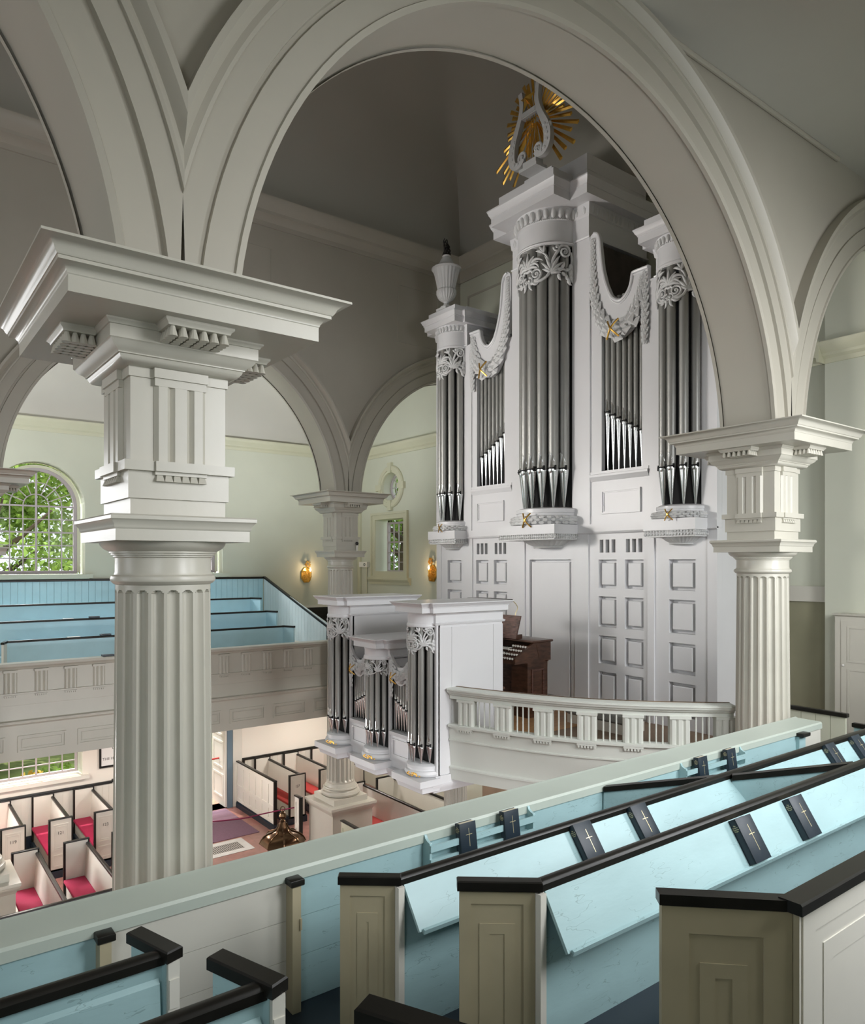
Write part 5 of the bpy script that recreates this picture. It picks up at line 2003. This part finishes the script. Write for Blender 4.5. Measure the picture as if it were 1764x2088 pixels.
for lo, hi, sg in ((9.06, 9.62, -1), (10.26, 10.82, 1)):
    pn = MB()
    fc = lambda a, b, t: (XC - .012 - t, a, b)
    hframe(pn, lo + .06, hi - .06, 3.97, 4.24, .02, fc, 0, .022)
    pn.build('frame_panel', WHITE, co)
    MB().strip([(0, 4.29), (.02, 4.29), (.04, 4.33), (.04, 4.355), (-.05, 4.362)], (XC - .012, lo), (XC - .012, hi), (-1, 0)).build('sill', WHITE, co)
    mb = MB()
    n = 24
    cur = lambda q: 5.62 - .21 * (1 - abs(2 * q - 1) ** 2.2)
    lowr = lambda q: 5.36 - .24 * (1 - (2 * q - 1) ** 2)
    for i in range(n):
        q0, q1 = i / n, (i + 1) / n
        y0_, y1_ = lo + (hi - lo) * q0, lo + (hi - lo) * q1
        mb.prism([(y0_, lowr(q0)), (y1_, lowr(q1)), (y1_, cur(q1)), (y0_, cur(q0))], fc, -.03, .02)
    sw = mb.build('swag_board', WHITE, co, ang=None)
    g = MB()
    garland(g, [(lo + .05 + (hi - lo - .1) * i / 20, 5.50 - .25 * (1 - (2 * i / 20 - 1) ** 2)) for i in range(21)], XC - .03, lambda q: .034 + .04 * math.sin(PI * q), 3)
    yh = lo + .04 if sg > 0 else hi - .04
    for yy in (lo + .045, hi - .045):
        garland(g, [(yy, 5.5), (yy, 5.2), (yy, 4.92)], XC - .03, lambda q: .036 + .012 * math.sin(PI * q), 4)
    gg = g.build('garland', LACE, sw, ang=None)
    ribbon((lo + hi) / 2, 5.26, XC - .06, .17, (.62, .95)).build('gilt_ribbon', GOLD, gg)
    for k in range(7):
        q = k if sg > 0 else 6 - k
        u = lo + .065 + (hi - lo - .13) * k / 6
        pipe(co, XC + .06, u, 4.36, 4.86 - .033 * q, 5.4, .032, .09)
    MB().box(XC + .10, XC + .115, lo, hi, 4.36, 5.4).build('shade_backing', DARK, co)  # shade behind the small pipes, put in as a black sheet

# ------------------------------------------------------------------ console and bench in the loft
t = thing('organ_console', 'walnut organ console with white stop knobs behind the hanging case', 'console', (9.7, YC, LF))
ya, yb = 9.02, 10.86
side = [(9.19, 5.33), (10.10, 5.33), (10.10, 5.66), (9.70, 5.67), (9.64, 5.655), (9.19, 5.41)]
for y0_, y1_ in ((ya, ya + .045), (yb - .045, yb)):
    mb = MB().prism(side, lambda p, q, k: (p, k, q), y0_, y1_)
    mb.prism([(9.80, 5.36), (10.06, 5.36), (10.06, 5.62), (9.72, 5.62)], lambda p, q, k: (p, k, q), y0_ - .003, y1_ + .003)
    mb.build('cheek', WALN, t)
MB().rbox(9.60, 10.13, ya - .03, yb + .03, 5.66, 5.705, .012).build('top', WALN, t)
MB().box(9.56, 10.08, ya + .06, ya + .46, LF + .012, 5.33).build('pedestal', WALN, t)
MB().box(9.56, 10.08, yb - .46, yb - .06, LF + .012, 5.33).build('pedestal', WALN, t)
pn = MB()
hframe(pn, 9.66, 9.98, 4.45, 5.18, .03, lambda p, q, k: (p, ya + .06 - k, q), 0, .015)
pn.build('pedestal_panel', BURL, t)
MB().box(9.86, 10.05, ya + .46, yb - .46, LF + .012, 5.33).build('modesty_panel', BURL, t)
MB().box(9.22, 10.05, ya + .045, yb - .045, 5.30, 5.36).box(10.02, 10.09, ya + .045, yb - .045, 5.30, 5.66).build('key_bed', WALN, t)
for sg, y0_, y1_ in ((1, ya + .05, ya + .42), (-1, yb - .42, yb - .05)):
    mb = MB()
    for r_ in range(4):
        mb.box(9.24 + .11 * r_, 9.40 + .11 * r_, y0_, y1_, 5.36, 5.42 + .062 * r_)
    jb = mb.build('stop_terrace', WALN, t)
    for r_ in range(4):
        for k in range(6):
            y = y0_ + .03 + (y1_ - y0_ - .06) * k / 5
            MB().lathe(0, 0, [(.006, 0), (.006, .03), (.019, .035), (.021, .045), (.018, .052), (.004, .054)], 10).xf(Matrix.Translation((9.245 + .11 * r_, y, 5.40 + .062 * r_)) @ Matrix.Rotation(-PI / 2, 4, 'Y')).build('stop_knob', IVORY, jb)
for m_ in range(3):
    z = 5.38 + .075 * m_
    x0_ = 9.27 + .10 * m_
    kb = MB().box(x0_, x0_ + .16, ya + .45, yb - .45, z - .02, z + .02).build('keyboard', IVORY, t)
    mb = MB()
    n = 36
    for k in range(n):
        if k % 7 in (2, 6):
            continue
        y = ya + .45 + (yb - ya - .9) * (k + 1) / n
        mb.box(x0_ + .05, x0_ + .16, y - .006, y + .006, z + .02, z + .03)
    mb.build('sharp_keys', BLACK, kb)
    MB().box(x0_ - .005, x0_ + .005, ya + .43, yb - .43, z - .045, z - .02).build('key_slip', WALN, kb)
d_ = MB().prism([(9.545, 5.71), (9.57, 5.70), (9.70, 6.12), (9.675, 6.125)], lambda p, q, k: (p, k, q), 9.36, 10.52)
d_.build('music_desk', BURL, t)
MB().box(9.58, 9.76, 9.40, 9.44, 5.70, 5.78).box(9.58, 9.76, 10.44, 10.48, 5.70, 5.78).build('desk_bracket', WALN, t)
lm = MB().tube(smooth_pts([(9.80, 9.62, 5.70), (9.80, 9.62, 6.10), (9.84, 9.60, 6.27), (9.72, 9.64, 6.40), (9.55, 9.72, 6.42)], 6), .008, 6)
lm.build('lamp_stem', GOLDP, t)
MB().rbox(9.30, 9.62, 9.5, 10.4, 6.395, 6.43, .012).build('lamp_shade', IRON, t)
t = thing('organ_bench', 'low walnut organ bench between console and hanging case', 'bench', (8.95, YC, LF))
MB().rbox(8.78, 9.12, 9.2, 10.7, 4.86, 4.91, .01).build('seat', WALN, t)
for y in (9.28, 10.62):
    MB().box(8.80, 9.10, y - .03, y + .03, LF + .013, 4.86).build('leg', WALN, t)
t = thing('bench', 'grey upholstered bench behind the balustrade, right of the console', 'bench', (10.3, 7.8, LF))
MB().rbox(9.9, 10.5, 7.3, 8.5, LF + .16, LF + .30, .03).build('cushion', mat('grey_tweed', (0.25, 0.25, 0.23), 0.95, var=0.2, vscale=60), t)
MB().box(9.92, 10.48, 7.32, 8.48, LF + .0, LF + .16).build('base', PEWW, t)

# ------------------------------------------------------------------ lyre with sunburst, urn
ly = thing('lyre_ornament', 'white lyre with gilt sunburst crowning the middle organ tower', 'ornament', (10.62, YC, 14.8))
XL = 10.60
MB().box(XL - .14, XL + .16, YC - .23, YC + .23, 14.80, 14.86).box(XL - .09, XL + .12, YC - .17, YC + .17, 14.86, 14.99).build('base', LACE, ly)
for sg in (1, -1):
    pts = [(0.16, 15.08), (.24, 15.00), (.36, 15.0), (.45, 15.10), (.47, 15.28), (.43, 15.48), (.34, 15.68), (.25, 15.88), (.20, 16.08), (.21, 16.28), (.235, 16.40)]
    P_ = smooth_pts([(XL - .05, YC + sg * a, z) for a, z in pts], 6)
    n_ = len(P_)
    mb = MB()
    rings = []
    for i, p in enumerate(P_):
        tt = (P_[min(i + 1, n_ - 1)] - P_[max(i - 1, 0)]).normalized()
        nn = Vector((0, -tt.z, tt.y))
        w = .05 + .035 * math.exp(-((i / n_ - .38) / .22) ** 2)
        dpt = .055
        rings.append([p + nn * w + Vector((-dpt, 0, 0)), p - nn * w + Vector((-dpt, 0, 0)), p - nn * w + Vector((dpt, 0, 0)), p + nn * w + Vector((dpt, 0, 0))])
    mb.loft(rings)
    for cy, cz, rad, tn, st_ in ((.20, 15.14, .115, 1.5, -80), (.475, 15.46, .07, 1.3, 200)):
        sp_ = []
        for i in range(25):
            q = i / 24
            a = R(st_) + (2 * PI * tn) * q
            rr = rad * (1 - .8 * q)
            sp_.append((XL - .06, YC + sg * (cy + rr * math.cos(a)), cz + rr * math.sin(a)))
        mb.tube(sp_, [.034 * (1 - .4 * i / 24) for i in range(25)], 8)
        mb.ball((XL - .08, YC + sg * cy, cz), .04, .035, .035, 8, 5)
    for k in range(6):
        a, z = ((.40, 15.05), (.46, 15.18), (.46, 15.3), (.43, 15.4), (.31, 15.03), (.40, 15.5))[k]
        mb.ball((XL - .11, YC + sg * a, z), .02, .045, .035, 6, 4)
    mb.build('lyre_arm', LACE, ly)
MB().box(XL - .10, XL + .02, YC - .20, YC + .20, 15.86, 15.98).box(XL - .115, XL - .1, YC - .17, YC + .17, 15.88, 15.96).build('crossbar', LACE, ly)
random.seed(11)
zc_ = 15.85
for k in range(46):
    a = 2 * PI * (k + .5) / 46
    up = math.sin(a)
    ln = .72 + .16 * max(0, up) + .62 * max(0, -up) * abs(math.cos(a)) * 1.7 + .12 * random.random()
    if up < -.88:
        ln = .66 + .1 * random.random()
    if k % 2:
        ln *= .86
    w0, w1 = .012, .042
    d = Vector((0, math.cos(a), math.sin(a)))
    n = Vector((0, -math.sin(a), math.cos(a)))
    c0 = Vector((XL + .10, YC, zc_))
    xk = .02 * (k % 3)
    rings = []
    for q, w in ((.10, w0), (.5, (w0 + w1) / 2), (1.0, w1)):
        p = c0 + d * ln * q + Vector((xk, 0, 0))
        e = Vector((-.03, 0, 0)) if q < 1 else Vector((-.012, 0, 0))
        rings.append([p + n * w, p + e + d * (.0 if q < 1 else -.03), p - n * w * .9, p + Vector((.02, 0, 0))])
    MB().loft(rings).build('sun_ray', GOLD, ly)
mb = MB()
c0 = Vector((XL - .13, YC, 16.16))
tips = [c0 + Vector((0, (.20 if i % 2 == 0 else .075) * math.sin(PI * i / 5), (.24 if i % 2 == 0 else .085) * math.cos(PI * i / 5))) for i in range(10)]
n0 = len(mb.v)
mb.v += [tuple(p) for p in tips] + [tuple(c0 + Vector((-.09, 0, 0))), tuple(c0 + Vector((.04, 0, 0)))]
for i in range(10):
    mb.f += [(n0 + i, n0 + (i + 1) % 10, n0 + 10), (n0 + (i + 1) % 10, n0 + i, n0 + 11)]
mb.build('star', GOLD, ly, ang=5)
for k in range(5):
    y = YC - .12 + .06 * k
    MB().tube([(XL - .03, y, 15.0), (XL - .03, y, 15.88)], .008, 6).build('string', GOLD, ly)

ux, uy, uz = 10.86, YC + 2.92, 12.92
ur = thing('urn', 'white fluted urn with dark flame finial on the left organ tower', 'urn', (ux, uy, uz))
MB().sq(ux, uy, [(.17, uz), (.17, uz + .05), (.15, uz + .06)]).lathe(ux, uy, [(.13, uz + .06), (.14, uz + .09), (.08, uz + .12), (.055, uz + .17), (.075, uz + .21)], 24).build('foot', LACE, ur)
rings = []
for r, z in ((.075, .20), (.17, .27), (.225, .38), (.225, .46), (.20, .49), (.205, .52), (.235, .68), (.275, .84), (.315, .94)):
    fl = .0 if z < .22 or z > .93 else .016
    rings.append([(ux + (r + fl * abs(math.cos(10 * (2 * PI * i / 120))) - fl * .5) * math.cos(2 * PI * i / 120), uy + (r + fl * abs(math.cos(10 * (2 * PI * i / 120))) - fl * .5) * math.sin(2 * PI * i / 120), uz + z) for i in range(120)])
MB().loft(rings).build('bowl', LACE, ur, ang=25)
MB().lathe(ux, uy, [(.30, uz + .93), (.34, uz + .95), (.345, uz + .975), (.31, uz + 1.0), (.24, uz + 1.03), (.17, uz + 1.10), (.13, uz + 1.18), (.09, uz + 1.24), (.10, uz + 1.26), (.09, uz + 1.28), (.05, uz + 1.29)], 32).build('lid', LACE, ur)
mb = MB()
for k in range(7):
    a0 = 2 * PI * k / 7
    mb.tube([(ux + (.075 - .035 * q + .02 * math.sin(9 * q + k)) * math.cos(a0 + 3.2 * q), uy + (.075 - .035 * q + .02 * math.sin(9 * q + k)) * math.sin(a0 + 3.2 * q), uz + 1.27 + (.40 - .025 * (k % 4)) * q) for q in [i / 14 for i in range(15)]], [.024 * (1 - .6 * i / 14) for i in range(15)], 6)
mb.build('flame', FLAMEM, ur)
# shoulder finial fragment on the right tower
MB()
# ------------------------------------------------------------------ outdoors
def tree(x, y, h, r, label, seed, m, n=15000, z0=1.2):
    rnd = random.Random(seed)
    t = thing('tree', label, 'tree', (x, y, -.25), 'trees outside the church windows')
    mb = MB().tube([(x, y, -.3), (x + .1, y, h * .3), (x - .1, y + .1, h * .6), (x, y, h * .85)], [.38, .30, .20, .06], 10)
    for k in range(9):
        a = rnd.random() * 2 * PI
        zb = h * (.25 + .06 * k)
        L = r * (.5 + .4 * rnd.random())
        mb.tube([(x, y, zb), (x + L * .5 * math.cos(a), y + L * .5 * math.sin(a), zb + L * .25), (x + L * math.cos(a), y + L * math.sin(a), zb + L * .55)], [.14, .09, .03], 6)
    mb.build('trunk', BARK, t)
    lf = MB()
    blobs = []
    for k in range(40):
        a = rnd.random() * 2 * PI
        q = math.sqrt(rnd.random())
        blobs.append((x + r * .85 * q * math.cos(a), y + r * .7 * q * math.sin(a), z0 + (h - z0) * rnd.random(), r * (.18 + .18 * rnd.random())))
    for k in range(n):
        bx, by, bz, br = blobs[k % 40]
        v = Vector((rnd.gauss(0, 1), rnd.gauss(0, 1), rnd.gauss(0, .8))).normalized() * br * (rnd.random() ** .4)
        c = Vector((bx, by, bz)) + v
        s_ = .07 + .10 * rnd.random()
        a = Vector((rnd.gauss(0, 1), rnd.gauss(0, 1), rnd.gauss(0, 1))).normalized()
        b = a.cross(Vector((rnd.gauss(0, 1), rnd.gauss(0, 1), rnd.gauss(0, 1)))).normalized()
        lf.quad(c - a * s_, c + b * s_ * .55, c + a * s_, c - b * s_ * .55)
    lf.build('foliage', m, t)


tree(3.4, 29.0, 13, 4.6, 'leafy green tree filling the middle of the arched window', 1, LEAF)
tree(-.8, 31.0, 14, 4.8, 'leafy green tree behind the left panes of the arched window', 2, LEAFB)
tree(7.8, 31.5, 13, 4.6, 'leafy green tree behind the right panes of the arched window', 3, LEAF)
tree(12.5, 30.0, 13, 4.5, 'leafy tree outside the window hidden behind the big column', 4, LEAFB)
tree(20.8, 27.6, 12, 4.2, 'bright green tree outside the square west window', 5, LEAF)
tree(25.5, 36.0, 15, 5.5, 'green tree outside the oculus window', 6, LEAFB)
tree(22.6, 31.6, 14, 4.5, 'green tree behind the square west window, farther off', 8, LEAF)


def bush(x, y, r, label, seed, m):
    rnd = random.Random(seed)
    mb = MB()
    for k in range(420):
        v = Vector((rnd.gauss(0, 1), rnd.gauss(0, 1), abs(rnd.gauss(0, .9)))).normalized() * r * rnd.random() ** .4
        c = Vector((x, y, -.22)) + v
        s_ = .06 + .09 * rnd.random()
        a = Vector((rnd.gauss(0, 1), rnd.gauss(0, 1), rnd.gauss(0, 1))).normalized()
        b = a.cross(Vector((rnd.gauss(0, 1), rnd.gauss(0, 1), rnd.gauss(0, 1)))).normalized()
        mb.quad(c - a * s_, c + b * s_ * .5, c + a * s_, c - b * s_ * .5)
    tag(mb.build('garden_bush', m), label, 'bush', 'garden bushes outside the low window')


YLEAF = mat('leaf_yellow', (0.45, 0.30, 0.04), 0.7, var=0.4, vscale=4)
bush(4.2, 25.0, .75, 'yellowing bush at the right of the low window', 11, YLEAF)
bush(5.0, 25.4, .8, 'green bush beside the path outside the low window', 12, LEAF)
bush(3.2, 25.3, .6, 'dark green bush behind the brick path, middle of the low window', 13, LEAFB)
bush(1.8, 26.0, .8, 'dark bush at the left of the low window', 14, LEAFB)
